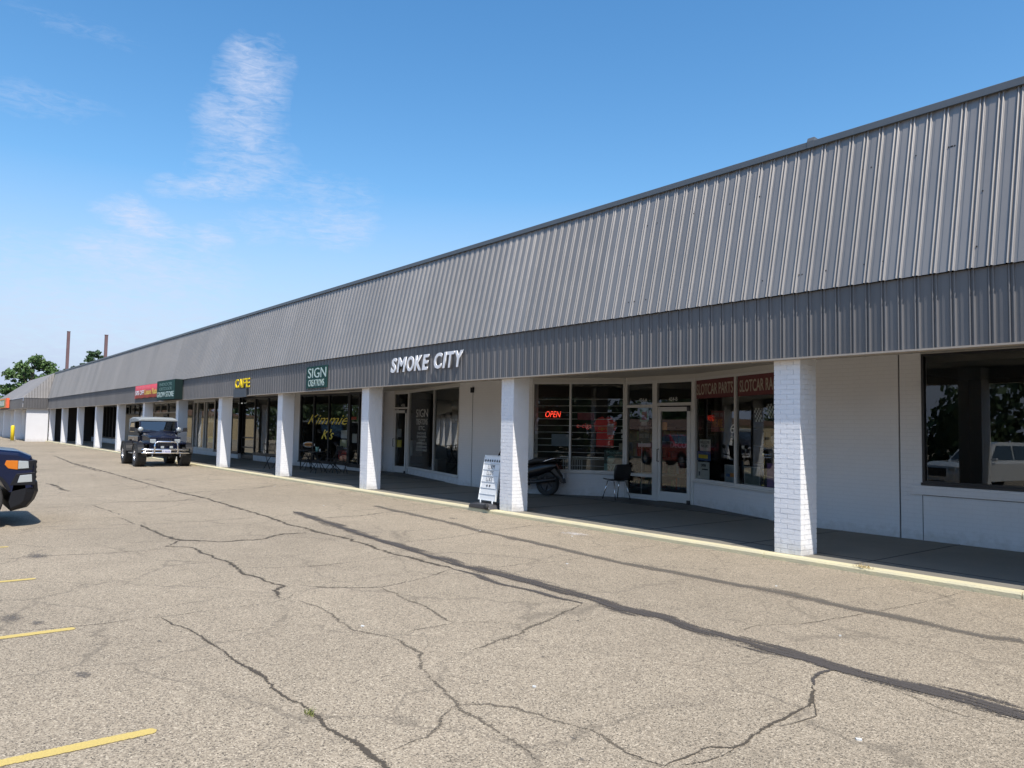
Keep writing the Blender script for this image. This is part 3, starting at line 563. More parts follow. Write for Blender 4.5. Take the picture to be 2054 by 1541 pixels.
# ================================================================ SIGNS AND LETTERING
def fit(name, s, T, u0, u1, z0, z1, m, parent=None, ext=.002, bold=0., shear=0., y=-.012, spacing=1.):
    """lettering fitted to a rectangle on the wall plane T (outward = -y)"""
    cu = bpy.data.curves.new(name, 'FONT'); cu.body = s; cu.size = 1; cu.offset = bold; cu.shear = shear; cu.space_character = spacing; cu.align_x = 'CENTER'; cu.resolution_u = 3; cu.extrude = .5
    t = bpy.data.objects.new('tmp', cu); col.objects.link(t)
    me = bpy.data.meshes.new_from_object(t.evaluated_get(bpy.context.evaluated_depsgraph_get())); bpy.data.objects.remove(t); bpy.data.curves.remove(cu)
    xs = [v.co.x for v in me.vertices]; ys = [v.co.y for v in me.vertices]
    ax, bx, ay, by = min(xs), max(xs), min(ys), max(ys); sx = (u1 - u0) / (bx - ax); sy = (z1 - z0) / (by - ay)
    for v in me.vertices:
        x, yy, z = v.co; v.co = T @ Vector((u0 + (x - ax) * sx, y - (z + .5) * ext, z0 + (yy - ay) * sy))
    me.name = name; me.materials.clear(); me.materials.append(m); me.update()
    o = bpy.data.objects.new(name, me); col.objects.link(o)
    if parent:
        o.parent = parent
        if parent.type == 'EMPTY': o.location = -parent.location
    return o
I4 = Matrix.Identity(4)
FP = Matrix.Translation((0, 9.19, 0))
W = mat('white_sign_letter', (.8, .8, .82), .7, spec=.2); YL = mat('yellow_sign_letter', (.85, .62, .02), .7, spec=.2); GB = mat('dark_green_board', (.015, .06, .052), .7, spec=.2, noise_=.15, scale=3)
PG = mat('pale_green_letter', (.5, .62, .58), .5); DK = mat('dark_side', (.008, .018, .018), .8, spec=.15); RD = mat('red_banner', (.55, .05, .06), .5, noise_=.2, scale=2); BK = mat('black_letter', (.02, .02, .025), .5)
def sign(name, loc, label): return empty(name, loc, 0, label, 'sign')
def smoke():
    t = sign('letter_sign', (-14.8, 9.19, 2.9), 'large white slanted letters reading SMOKE CITY on the grey metal fascia')
    x = -16.34; adv = {'S': .30, 'M': .46, 'O': .34, 'K': .35, 'E': .31, ' ': .2, 'C': .35, 'I': .17, 'T': .31, 'Y': .34}
    tot = sum(adv[c] for c in 'SMOKE CITY'); k = 3.08 / tot
    for c in 'SMOKE CITY':
        a = adv[c] * k
        if c != ' ': fit('letter', c, FP, x, x + a * .95, 2.9, 3.25, W, t, .018, .03, .2, -.03)
        x += a
smoke()
t = sign('shop_sign', (-20.6, 9.19, 2.7), 'square dark green board reading SIGN CREATIONS on the metal fascia')
b = BP(); b.box(-21.32, -19.92, 9.155, 9.17, 2.68, 3.3); b.put('board', GB, parent=t)
SER = 0
fit('lettering', 'SIGN', FP, -21.2, -19.98, 2.97, 3.25, PG, t, .004, .0, 0, -.036); fit('lettering', 'CREATIONS', FP, -21.17, -20.1, 2.73, 2.92, PG, t, .004, 0, 0, -.036)
t = sign('letter_sign', (-26.7, 9.19, 2.88), 'small yellow letters reading CAFE on the fascia above the bistro chairs')
x = -27.45
for c in 'CAFE': fit('letter', c, FP, x, x + .31, 2.88, 3.19, YL, t, .03, .01, 0, -.02); x += .37
o = MB(); o.box(-27.55, -26.3, 9.13, 9.165, 2.55, 2.84); o = o.build('fascia_patch', mat('dark_grey_patch', (.05, .06, .075), .5)); tag(o, 'dark grey sheet hanging from the fascia just under the yellow letters', 'panel')
t = sign('box_sign', (-35.5, 9.1, 2.6), 'deep dark green box sign reading GROW STORE projecting from the fascia')
b = BP(); b.box(-37.0, -34.1, 8.86, 9.18, 2.62, 3.47); b.put('sign_case', DK, parent=t, bevel=.01)
b = BP(); b.box(-36.98, -34.14, 8.845, 8.857, 2.64, 3.45); b.put('sign_face', GB, parent=t)
T9 = Matrix.Translation((0, 8.85, 0)); dimg = mat('faded_green_letter', (.13, .24, .22), .5)
fit('lettering', 'INDOOR', T9, -36.5, -34.5, 3.22, 3.36, dimg, t, .004, .0, 0, -.012); fit('lettering', 'OUTDOOR', T9, -36.5, -34.5, 3.03, 3.17, dimg, t, .004, 0, 0, -.012)
fit('lettering', 'GROW STORE', T9, -36.9, -34.2, 2.74, 2.97, PG, t, .004, .01, 0, -.012)
t = sign('banner', (-40.1, 9.15, 2.8), 'red vinyl lease banner with white and yellow words beside the green box sign')
b = BP(); n = 24
for i in range(n):
    x0, x1 = -42.5 + 4.75 * i / n, -42.5 + 4.75 * (i + 1) / n; f = lambda x: 9.14 - .02 * abs(math.sin(x * 3.3)); g = lambda x: 2.8 + .03 * abs(math.sin(x * 2.6))
    b.face([(x0, f(x0), g(x0)), (x1, f(x1), g(x1)), (x1, 9.15, 3.44), (x0, 9.15, 3.44)], smooth=True)
o = b.put('sheet', RD, parent=t); md = o.modifiers.new('s', 'SOLIDIFY'); md.thickness = .004
T8 = Matrix.Translation((0, 9.115, 0)); YB = mat('banner_yellow', (.8, .55, .08), .5)
fit('lettering', '50% OFF', T8, -42.3, -40.55, 2.97, 3.2, W, t, .003, .02, 0, -.004); fit('lettering', 'Lease Rate', T8, -40.4, -37.95, 2.97, 3.24, YB, t, .003, .02, 0, -.004)
fit('lettering', 'NOW LEASING', T8, -42.2, -39.3, 3.27, 3.38, mat('banner_pink', (.7, .2, .25), .5), t, .003, .005, 0, -.004)

# soffit lights
le = mat('light_lens', (.9, .9, .85), .3, emit=(1, .96, .88), es=7.)
le0 = None
for x, y, lb in ((-6.95, 10.1, 'round soffit light glowing just left of the nearest brick column'), (-18.1, 10.1, 'round soffit light glowing below the white letter sign'), (-28.8, 10.1, 'round soffit light glowing below the yellow cafe letters')):
    t = empty('soffit_light', (x, y, 2.86), 0, lb, 'light', 'round lights under the walk ceiling')
    b = MB(); b.lathe([(.0, -.1), (.11, -.1), (.13, -.07), (.0, -.07)], 16, Matrix.Rotation(R(90), 4, 'X')); b.build('lens', le, t)
    b = MB(); b.lathe([(.17, 0.0), (.17, -.06), (.14, -.075), (.13, -.068)], 16, Matrix.Rotation(R(90), 4, 'X')); b.build('housing', M['alu'], t)

# plan frames of the shop fronts
TSL = plan((-10.9, DP), (-7.56, 12.43))[0]; TSM = plan((-14.95, WP), (-12.99, DP))[0]; TDR = plan((-12.98, DP), (-10.9, DP))[0]; TSC = plan((-23.2, DP), (-18.21, 12.46))[0]
TKM = plan((-29.5, WP), (-26.08, 12.9))[0]; TKF = plan((-26.06, 12.9), (-24.78, 12.9))[0]; TSD = plan((-24.17, DP), (-23.31, DP))[0]; TCF = plan((-44, WP), (-40.26, WP))[0]
IN = .045
def card(name, T, u0, u1, z0, z1, m, label=None, cat='poster', y=IN, th=.006, parent=None):
    b = MB(); b.box(u0, u1, y, y + th, z0, z1, T); o = b.build(name, m)
    if parent: o.parent = parent
    elif label: tag(o, label, cat)
    return o
def flatm(n, c, **k): return mat(n, c, .6, **k)
cream = flatm('window_cream_letter', (.36, .31, .25)); maroon = flatm('maroon_film', (.11, .018, .02), noise_=.15, scale=3); white = flatm('paper_white', (.62, .62, .6), noise_=.08, scale=8); grey = flatm('poster_grey', (.3, .32, .33), noise_=.3, scale=9)
blue = flatm('poster_blue', (.05, .12, .3), noise_=.5, scale=7); teal = flatm('poster_teal', (.22, .38, .36), noise_=.15, scale=6); red = flatm('poster_red', (.6, .04, .04), noise_=.1, scale=5); yel = flatm('poster_yellow', (.7, .55, .05), noise_=.1); purple = flatm('poster_purple', (.22, .12, .3), noise_=.3, scale=6)
orange = flatm('poster_orange', (.6, .26, .07), noise_=.3, scale=9)
# slot car shop windows
t = card('window_banner', TSL, .03, 1.56, 2.34, 2.79, maroon, 'maroon window band reading SLOTCAR PARTS across the top of the splayed window', 'window sign', .02)
fit('lettering', 'SLOTCAR PARTS', TSL, .07, 1.5, 2.42, 2.66, cream, t, .002, .015, 0, .018)
t = card('window_banner', TSL, 1.67, 3.3, 2.34, 2.79, maroon, 'maroon window band reading SLOTCAR RACING, partly behind the nearest brick column', 'window sign', .02)
fit('lettering', 'SLOTCAR RACING', TSL, 1.74, 3.28, 2.42, 2.66, cream, t, .002, .015, 0, .018)
t = card('poster', TSL, .63, 1.13, 1.62, 2.06, flatm('dark_red_poster', (.2, .04, .04)), 'dark red COME IN poster with a yellow edge in the slot car window')
fit('lettering', 'COME IN', TSL, .67, 1.09, 1.93, 2.02, grey, t, .002, 0, 0, IN - .004); fit('lettering', 'WE ARE', TSL, .68, 1.08, 1.72, 1.89, orange, t, .002, .02, 0, IN - .004); fit('lettering', 'OPEN', TSL, .98, 1.12, 1.64, 1.7, yel, t, .002, 0, 0, IN - .004)
t = card('poster', TSL, .16, .6, 1.2, 1.45, white, 'white card reading WELCOME RACERS left in the slot car window'); fit('lettering', 'WELCOME', TSL, .19, .57, 1.36, 1.42, BK, t, .002, 0, 0, IN - .004); fit('lettering', 'RACERS', TSL, .24, .52, 1.28, 1.34, BK, t, .002, 0, 0, IN - .004)
t = card('poster', TSL, .04, .6, .99, 1.19, blue, 'blue poster with yellow print low in the slot car window'); card('print', TSL, .12, .5, 1.04, 1.12, yel, y=IN - .004, th=.003, parent=t)
t = card('poster', TSL, .07, .56, .6, .96, white, 'white notice with dark print at the bottom left of the slot car window'); fit('lettering', 'OPEN', TSL, .22, .42, .86, .92, BK, t, .002, .01, 0, IN - .004); card('print', TSL, .26, .5, .79, .815, BK, y=IN - .004, th=.003, parent=t); fit('lettering', '1', TSL, .13, .19, .66, .75, BK, t, .002, 0, 0, IN - .004)
fit('window_lettering', '6', TSL, 1.4, 1.57, 1.6, 1.78, white, bld, .002, .0, 0, .02); fit('window_lettering', 'am-9', TSL, 1.41, 1.57, 1.5, 1.56, white, bld, .002, 0, 0, .02)
def framed(T, u0, u1, z0, z1, m, label, y=.12):
    t = card('picture', T, u0, u1, z0, z1, m, label, 'picture', y, .02)
    b = MB(); w_ = .012
    b.box(u0 - w_, u0, y - .01, y + .02, z0 - w_, z1 + w_, T); b.box(u1, u1 + w_, y - .01, y + .02, z0 - w_, z1 + w_, T); b.box(u0, u1, y - .01, y + .02, z0 - w_, z0, T); b.box(u0, u1, y - .01, y + .02, z1, z1 + w_, T)
    b.build('frame', white).parent = t; return t
pic = flatm('picture_print', (.25, .3, .35), noise_=.8, scale=7); pic2 = flatm('picture_print_dark', (.09, .12, .11), noise_=.7, scale=9)
t = framed(TSL, 1.06, 1.57, .58, .93, pic, 'white framed colour picture standing at the left of the slot car window mullion'); card('print', TSL, 1.25, 1.42, .7, .78, orange, y=.112, th=.004, parent=t); card('print', TSL, 1.11, 1.24, .7, .76, blue, y=.112, th=.004, parent=t)
framed(TSL, 1.77, 2.26, .6, .93, pic2, 'white framed dark picture standing right of the slot car window mullion')
card('display_board', TSL, 2.52, 2.95, .57, 1.04, purple, 'purple board standing at the right end of the slot car window', 'board', .1, .02)
t = empty('trophy', TSL @ Vector((2.36, .16, .58)), 0, 'tall thin gold trophy standing beside the purple board in the window', 'trophy')
gold = mat('trophy_gold', (.6, .45, .15), .25, 1.)
b = MB(); b.lathe([(0, 0), (.07, 0), (.07, .05), (.02, .06), (.018, .3), (.05, .31), (.05, .34), (.012, .36), (.012, .5), (.05, .6), (.055, .68), (0, .68)], 12, Matrix.Rotation(R(90), 4, 'X')); b.build('cup', gold, t)
b = MB(); b.box(-.09, .09, -.09, .09, -.04, 0); b.build('plinth', M['black'], t)
t = empty('trophy', TSL @ Vector((2.62, .2, 1.3)), 0, 'white and silver cup on a dark stand above the purple board', 'trophy')
b = MB(); b.lathe([(0, 0), (.05, 0), (.02, .05), (.03, .1), (.07, .17), (.075, .26), (0, .26)], 12, Matrix.Rotation(R(90), 4, 'X')); b.build('cup', white, t)
b = MB(); b.box(-.05, .05, -.05, .05, -1.25, 0); b.build('stand', M['black'], t)
# checkered pennants
t = empty('pennant_string', TSL @ Vector((2.4, .1, 1.9)), 0, 'black and white checkered pennants hanging high in the slot car window', 'pennants')
b = MB(); b2 = MB()
for k, (u, z) in enumerate(((2.1, 2.05), (2.5, 2.12))):
    for i in range(5):
        for j in range(6):
            (b if (i + j) % 2 else b2).box(u + i * .045 + j * .012, u + (i + 1) * .045 + j * .012, .1, .103, z - j * .045, z - j * .045 + .045, TSL)
for bb, mm in ((b, white), (b2, M['black'])):
    o = bb.build('pennant', mm, t); o.location = -t.location
# door side
t = card('poster', TDR, .43, .7, 1.83, 2.17, teal, 'pale green notice with a pink picture taped in the sidelight'); card('print', TDR, .5, .65, 1.88, 2.07, flatm('pink_print', (.4, .1, .18)), y=IN - .004, th=.003, parent=t)
t = card('poster', TDR, .4, .74, 1.36, 1.74, flatm('black_notice', (.02, .02, .035)), 'black opening-hours notice with white lines in the middle of the sidelight')
b = MB()
for r_ in (1.6, 1.45):
    for i in range(11): 
        if i != 5: b.box(.43 + i * .028, .436 + i * .028, IN - .004, IN - .001, r_, r_ + .1, TDR)
o = b.build('print', white); o.parent = t
card('poster', TDR, .38, .78, 1.235, 1.32, white, 'narrow white strip notice below the black hours notice', 'notice')
b = MB()
for (uu, zz, s_) in ((.23, 1.74, 1), (.9, 1.72, -1)):
    b.prism([(uu, zz), (uu + .2 * s_, zz), (uu + .19 * s_, zz + .33), (uu + .1 * s_, zz + .2), (uu + .05 * s_, zz + .27)], .3, .36, T=TDR)
tag(b.build('white_shirt', flatm('shirt_white', (.6, .6, .62), noise_=.3, scale=12)), 'white shirt folded on display behind the pale green sidelight notice', 'shirt')
b = MB(); b.box(.1, .93, .4, .75, 1.68, 1.71, TDR); b.box(.1, .93, .4, .75, 1.36, 1.38, TDR); b.box(.16, .18, .4, .42, .1, 2.2, TDR); b.box(.1, .93, .35, .8, .56, .6, TDR); b.box(.1, .93, .4, .8, .02, .04, TDR)
tag(b.build('display_shelf', white), 'white display shelves standing behind the sidelight glass', 'shelf')
fit('window_lettering', '454-A', TDR, .43, .68, 2.3, 2.39, white, bld, .002, .0, 0, .02); fit('window_lettering', '454-B', TDR, 1.34, 1.59, 2.31, 2.4, white, bld, .002, .0, 0, .02)
card('poster', TDR, 1.06, 1.27, 1.64, 1.82, orange, 'small orange picture stuck at the upper left of the white glass door')
fit('window_lettering', 'DECO', TDR, 1.4, 1.85, 1.24, 1.38, flatm('mirrored_truck_print', (.3, .3, .33)), bld, .002, .02, 0, .012)  # side lettering of the reflected truck, painted straight onto the door glass
# smoke shop window
neon = mat('red_neon', (.9, .05, .03), .4, emit=(1., .06, .03), es=1.7); neon2 = mat('dim_red_neon', (.6, .05, .05), .4, emit=(1., .1, .1), es=.2)
t = empty('neon_sign', TSM @ Vector((.5, .12, 1.95)), 0, 'lit red neon sign reading OPEN in the barred window', 'neon sign'); o = fit('lettering', 'OPEN', TSM, .32, .72, 1.92, 2.07, neon, None, .01, -.012, .25, .1); o.parent = t; o.location = -t.location
t = empty('neon_sign', TSM @ Vector((1.3, .12, 1.68)), 0, 'dim red neon sign reading e-cigs beside the hanging red shirt', 'neon sign'); o = fit('lettering', 'e-cigs', TSM, 1.13, 1.5, 1.63, 1.77, neon2, None, .01, -.012, 0, .1); o.parent = t; o.location = -t.location
card('poster', TSM, 1.16, 1.58, 1.86, 2.04, flatm('dim_red', (.22, .02, .05), noise_=.6, scale=18), 'dim red sign above the e-cigs neon')
b = MB(); b.prism([(1.62, 1.2), (2.05, 1.2), (2.05, 1.62), (2.1, 1.6), (2.13, 1.8), (2.0, 1.93), (1.9, 1.95), (1.84, 1.9), (1.77, 1.95), (1.66, 1.91), (1.56, 1.78), (1.6, 1.58), (1.63, 1.62)], .1, .2, T=TSM)
t = tag(b.build('red_shirt', flatm('shirt_red', (.75, .03, .035), noise_=.2, scale=5), bevel=.02), 'bright red shirt hanging behind the smoke shop window', 'shirt'); fit('lettering', 'Cigar1', TSM, 1.68, 1.9, 1.6, 1.7, yel, t, .003, 0, .2, .098); card('print', TSM, 1.9, 2.06, 1.5, 1.78, flatm('shirt_print', (.5, .3, .35), noise_=.6, scale=25), y=.094, th=.004, parent=t)
b = MB(); zz = .72
while zz < 2.5: b.tube([TSM @ Vector((.03, .09, zz)), TSM @ Vector((2.32, .09, zz + .01))], .008, 5); zz += .165
tag(b.build('window_bars', mat('bar_grey', (.75, .75, .76), .4)), 'row of thin horizontal security bars behind the smoke shop window', 'bars')
t = empty('display_case', TSM @ Vector((1.35, 1.0, 0)), R(33), 'low glass topped display counter lit inside the smoke shop', 'counter')
b = MB(); b.box(-.75, .5, -.3, .3, 0, .9); b.build('cabinet', flatm('case_brown', (.14, .12, .09), noise_=.3), t, bevel=.01)
b = MB(); b.box(-.78, .53, -.33, .33, .902, .93); b.box(-.75, .5, -.32, -.305, .55, .57); b.build('top', mat('steel', (.6, .6, .58), .2, 1.), t)
b = MB()
for i in range(9): b.box(-.7 + i * .06, -.68 + i * .06, -.33, -.31, .6, .85)
b.build('goods', white, t)
t = card('poster', TSM, 1.84, 2.3, .6, .8, teal, 'pale price card reading .27 .0 at the bottom of the smoke shop window'); fit('lettering', '.27 .0', TSM, 1.88, 2.26, .63, .76, BK, t, .002, 0, 0, IN - .004)
t = card('poster', TSM, 1.84, 2.3, .805, 1.14, flatm('deep_teal', (.015, .05, .05)), 'dark teal poster with a pale round picture above the price card')
fit('lettering', 'Medium', TSM, 1.9, 2.26, 1.05, 1.11, teal, t, .002, 0, 0, IN - .004)
b = MB(); b.lathe([(.0, IN - .006), (.1, IN - .006), (.1, IN), (0, IN)], 14, TSM @ Matrix.Translation((2.0, 0, .9))); b.build('print', teal).parent = t
card('poster', TSM, 2.2, 2.34, 1.1, 1.3, flatm('tan_notice', (.3, .27, .22), noise_=.4, scale=30), 'small tan notice at the right edge of the smoke shop window', 'notice')
card('sticker', TSM, 2.25, 2.33, 1.54, 1.64, white, 'upper small white sticker beside the sidelight frame', 'sticker'); card('sticker', TSM, 2.26, 2.33, 1.43, 1.5, white, 'lower small white sticker beside the sidelight frame', 'sticker')
card('poster', TSM, .5, .96, 1.2, 1.5, flatm('blue_grey_card', (.16, .2, .26), noise_=.2, scale=4), 'blue grey panel low in the left pane of the barred window')
# sign shop window
pl = flatm('pale_window_letter', (.5, .5, .48))
for s_, u0, u1, z0, z1 in (('SIGN', .8, 2.12, 1.95, 2.21), ('CREATIONS', .82, 2.08, 1.7, 1.89), ('ETC.', 1.15, 1.86, 1.52, 1.65), ('SIGNS', 1.0, 1.95, 1.38, 1.45), ('BANNERS', .95, 2.0, 1.27, 1.34), ('LOGOS', 1.1, 1.85, 1.16, 1.23), ('LETTERING', .92, 2.05, 1.05, 1.12), ('ENGRAVING', .95, 2.05, .94, 1.01), ('SCREEN PRINT', .9, 2.1, .83, .9)):
    fit('window_lettering', s_, TSC, u0, u1, z0, z1, pl, bld, .002, 0, 0, .02)
fit('window_lettering', 'VINYL', TSC, 4.4, 5.0, 1.75, 1.87, pl, bld, .002, 0, 0, .02)
card('notice', TSD, .1, .4, 1.25, 1.55, grey, 'grey notice on the glass door of the sign shop', 'notice'); card('notice', TSD, .1, .42, .9, 1.15, yel, 'yellow notice on the glass door of the sign shop', 'notice'); card('box', TSD, .32, .75, .6, 1.15, white, 'white drawer box standing inside the sign shop door', 'box', .3, .4)
fit('window_lettering', '452', TSD, .38, .66, 2.33, 2.42, white, bld, .002, 0, 0, .02)
card('carton', TSC, 1.9, 2.5, .24, .6, flatm('carton', (.2, .17, .16)), 'brown carton low behind the sign shop window', 'carton', .25, .3)
# cafe window with hand painted name
pn = mat('painted_yellow', (.72, .64, .08), .5, noise_=.25, scale=3, dark=(.6, .4, .05))
fit('window_lettering', "Kimmie", TKM, .58, 3.4, 1.66, 2.04, pn, bld, .002, -.004, .55, .02); fit('window_lettering', "K's", TKM, 1.6, 2.45, 1.1, 1.48, pn, bld, .002, .005, .5, .02)
t = empty('pizza_decal', TKM @ Vector((.7, .02, .86)), 0, 'painted pizza on a pale plate low in the cafe window', 'window art')
for (r0, r1, mm, yy, nm) in ((.45, .11, white, .022, 'plate'), (.34, .08, orange, .017, 'pizza')):
    b = MB(); n = 20; b.face([TKM @ Vector((.7 + r0 * math.cos(2 * PI * i / n), yy, .86 + r1 * math.sin(2 * PI * i / n))) for i in range(n)]); o = b.build(nm, mm, t); o.location = -t.location
for u0, u1, z0, z1, mm, lb in ((2.9, 3.35, 1.15, 1.45, white, 'upper white paper taped in the cafe window'), (2.85, 3.3, .8, 1.1, flatm('pale_yellow_paper', (.5, .5, .3)), 'pale yellow paper taped in the cafe window'), (2.75, 3.3, .32, .7, red, 'red and white poster at the bottom of the cafe window')):
    card('poster', TKM, u0, u1, z0, z1, mm, lb)
card('poster', TKF, .2, .58, 1.0, 1.34, white, 'white menu sheet beside the cafe door'); card('poster', TKF, .1, .5, 1.85, 1.95, red, 'small red sticker high in the cafe door pane', 'sticker')
t = card('poster', TCF, 2.66, 3.5, 1.69, 2.4, white, 'tall white poster with a red header in the window left of the cafe door', y=.04); card('print', TCF, 2.66, 3.5, 2.27, 2.4, red, y=.034, th=.004, parent=t)
b = MB()
for u, z, w_, h in ((2.85, 1.85, .1, .3), (3.2, 2.0, .25, .1), (3.25, 1.8, .12, .1)): b.box(u, u + w_, .034, .038, z, z + h, TCF)
b.build('print', BK).parent = t
card('poster', TCF, 2.66, 3.5, .66, .95, yel, 'yellow panel low in the window left of the cafe door', y=.04)

# interior odds and ends seen through the glass
tube_m = mat('tube_light', (.9, .9, .9), .4, emit=(1, 1, .95), es=.6)
for x, y, lb in ((-20.3, 15.4, 'lit ceiling tube inside the sign shop'), (-28.2, 14.8, 'lit ceiling tube inside the cafe behind the painted name'), (-42.5, 14.6, 'lit ceiling tube behind the tall white poster'), (-66, 14.5, 'lit ceiling tube in the far dark shop')):
    b = MB(); b.tube([(x - .6, y, 2.78), (x + .6, y, 2.78)], .02, 6); o = b.build('ceiling_tube', tube_m); tag(o, lb, 'light', 'tube lights inside the shops')
def shelf(x, y, rz, label, seed):
    t = empty('shelf_unit', (x, y, .01), rz, label, 'shelf'); rr = random.Random(seed)
    b = MB(); b.box(-.9, .9, .2, .24, 0, 1.7)
    for z in (.1, .5, .9, 1.3, 1.68): b.box(-.9, .9, -.2, .199, z, z + .025)
    b.build('rack', flatm('rack', (.12, .11, .1)), t)
    for cm in ((.4, .08, .07), (.1, .2, .35), (.5, .48, .4), (.1, .25, .12)):
        b = MB()
        for i in range(14):
            u = rr.uniform(-.88, .76); z = rr.choice((.126, .526, .926, 1.326)); b.box(u, u + rr.uniform(.05, .12), -.18, -.05 + rr.uniform(0, .1), z, z + rr.uniform(.12, .3))
        b.build('goods', flatm('goods', cm), t, weld=False)
shelf(-13.6, 15.8, 0, 'stocked shelf unit at the back of the smoke shop', 1); shelf(-9.4, 15.3, 0, 'stocked shelf unit inside the slot car shop', 2); shelf(-21, 16, 0, 'stocked shelf unit inside the sign shop', 3); shelf(-27.3, 14.9, 0, 'stocked shelf unit inside the cafe', 4)
# curtain seen in the right end window
b = MB(); n = 60
for i in range(n):
    x0, x1 = -1.9 + 1.0 * i / n, -1.9 + 1.0 * (i + 1) / n; b.face([(x0, 13.1 + .03 * math.sin(x0 * 60), .9), (x1, 13.1 + .03 * math.sin(x1 * 60), .9), (x1, 13.1 + .03 * math.sin(x1 * 60), 2.86), (x0, 13.1 + .03 * math.sin(x0 * 60), 2.86)], smooth=True)
tag(b.build('curtain', flatm('curtain_cloth', (.18, .17, .16))), 'pale curtain hanging in the big right end window', 'curtain')

# ================================================================ STREET THINGS
rub = mat('black_rubber', (.025, .025, .027), .7, bump=.3, bscale=80); plast = mat('black_plastic', (.02, .02, .022), .35)
chrome = mat('chrome', (.75, .75, .77), .12, 1.); steel = mat('dull_steel', (.45, .45, .46), .35, 1.); tyre = mat('tyre_rubber', (.03, .028, .026), .8, noise_=.3, scale=12)
# sandwich board on its kerb-side base
t = empty('message_board', (-12.63, 9.35, 0), 0, 'leaning white message board with black changeable letters beside the second nearest brick column', 'message board')
bm_ = mat('board_white', (.78, .78, .77), .45); Tb = Matrix.Translation((0, 0, .16)) @ Matrix.Rotation(-math.atan2(.156, .885), 4, 'X')
b = MB(); b.box(-.275, .275, 0, .03, 0, .9, Tb); b.build('panel', bm_, t, bevel=.004)
b = MB(); b.box(-.285, -.272, -.012, .035, -.01, .91, Tb); b.box(.272, .285, -.012, .035, -.01, .91, Tb); b.box(-.272, .272, -.012, .035, .9, .912, Tb); b.box(-.272, .272, -.012, .035, -.012, 0, Tb); b.build('frame', mat('board_frame', (.7, .72, .72), .3), t)
b = MB()
for z in (.11, .235, .36, .485, .61, .735): b.box(-.271, .271, -.009, -.001, z, z + .006, Tb)
b.build('letter_rail', mat('rail_grey', (.5, .52, .55), .4), t)
tl = Matrix.Translation(Vector((0, 0, 0))) @ Tb
for s_, u0, u1, z0, z1 in (('LLRM', -.12, .1, .63, .72), ('LLDS', -.13, .08, .505, .595), ('LLKS', -.12, .08, .38, .47)):
    o = fit('letters', s_, tl, u0, u1, z0, z1, BK, None, .002, -.008, .1, -.004, 1.25); o.parent = t
b = MB()
def star(cx, cz, r_):
    P = [(cx + (r_ if i % 2 == 0 else r_ * .42) * math.sin(PI * i / 5), cz + (r_ if i % 2 == 0 else r_ * .42) * math.cos(PI * i / 5)) for i in range(10)]
    b.prism(P, -.008, -.003, T=Tb)
for i in range(7): star(-.235 + i * .078, .8, .032)
star(-.06, .29, .03); star(.03, .29, .03)
b.build('star', BK, t)
b = MB(); b.tube([(-.2, .0, .16), (-.2, -.01, .07)], .018, 8); b.tube([(.2, .0, .16), (.2, -.01, .07)], .018, 8); b.build('spring_post', bm_, t)
b = MB(); P = [(-.36, 0), (-.34, .06), (-.26, .09), (.2, .1), (.3, .07), (.36, 0)]; b.prism(P, -.2, .22); o = b.build('base', mat('base_plastic', (.05, .05, .055), .5), t, bevel=.015)
b = MB(); Tw = Matrix.Translation((.27, -.21, .06)); b.lathe([(0, -.03), (.05, -.03), (.06, -.02), (.06, .02), (0, .03)], 14, Tw); b.build('wheel', rub, t)

# stacking chair
t = empty('stacking_chair', (-12.72, 13.2, .0), R(172), 'black plastic shell chair with chrome legs against the smoke shop front', 'chair')
b = MB()
def seatprof(v):   # profile from seat front to back top, local +x is forward
    P = [(.24, .44), (.2, .455), (.05, .44), (-.14, .435), (-.2, .46), (-.235, .55), (-.26, .68), (-.28, .80), (-.29, .83)]
    return P[v]
nv, nu = 9, 9; G = []
for i in range(nv):
    x, z = seatprof(i); wd = (.22, .235, .24, .23, .225, .24, .25, .24, .2)[i]
    G.append([(x + (abs(j - 4) / 4) ** 2 * .03 * (1 if i > 4 else 0), wd * (j - 4) / 4, z + (abs(j - 4) / 4) ** 2 * (.03 if i < 4 else 0)) for j in range(nu)])
for i in range(nv - 1):
    for j in range(nu - 1): b.face([G[i][j], G[i][j + 1], G[i + 1][j + 1], G[i + 1][j]], smooth=True)
o = b.build('shell', plast, t); md = o.modifiers.new('s', 'SOLIDIFY'); md.thickness = .012
for s_ in (-1, 1):
    for x0, x1 in ((.12, .25), (-.12, -.24)):
        b = MB(); b.tube([(x0, s_ * .17, .43), (x1, s_ * .22, 0)], .011, 8); b.build('leg', chrome, t)
b = MB(); b.tube([(.12, -.17, .43), (.12, .17, .43)], .01, 6); b.tube([(-.12, -.17, .43), (-.12, .17, .43)], .01, 6); b.tube([(.12, .17, .43), (-.12, .17, .43)], .01, 6); b.tube([(.12, -.17, .43), (-.12, -.17, .43)], .01, 6); b.build('seat_frame', chrome, t)

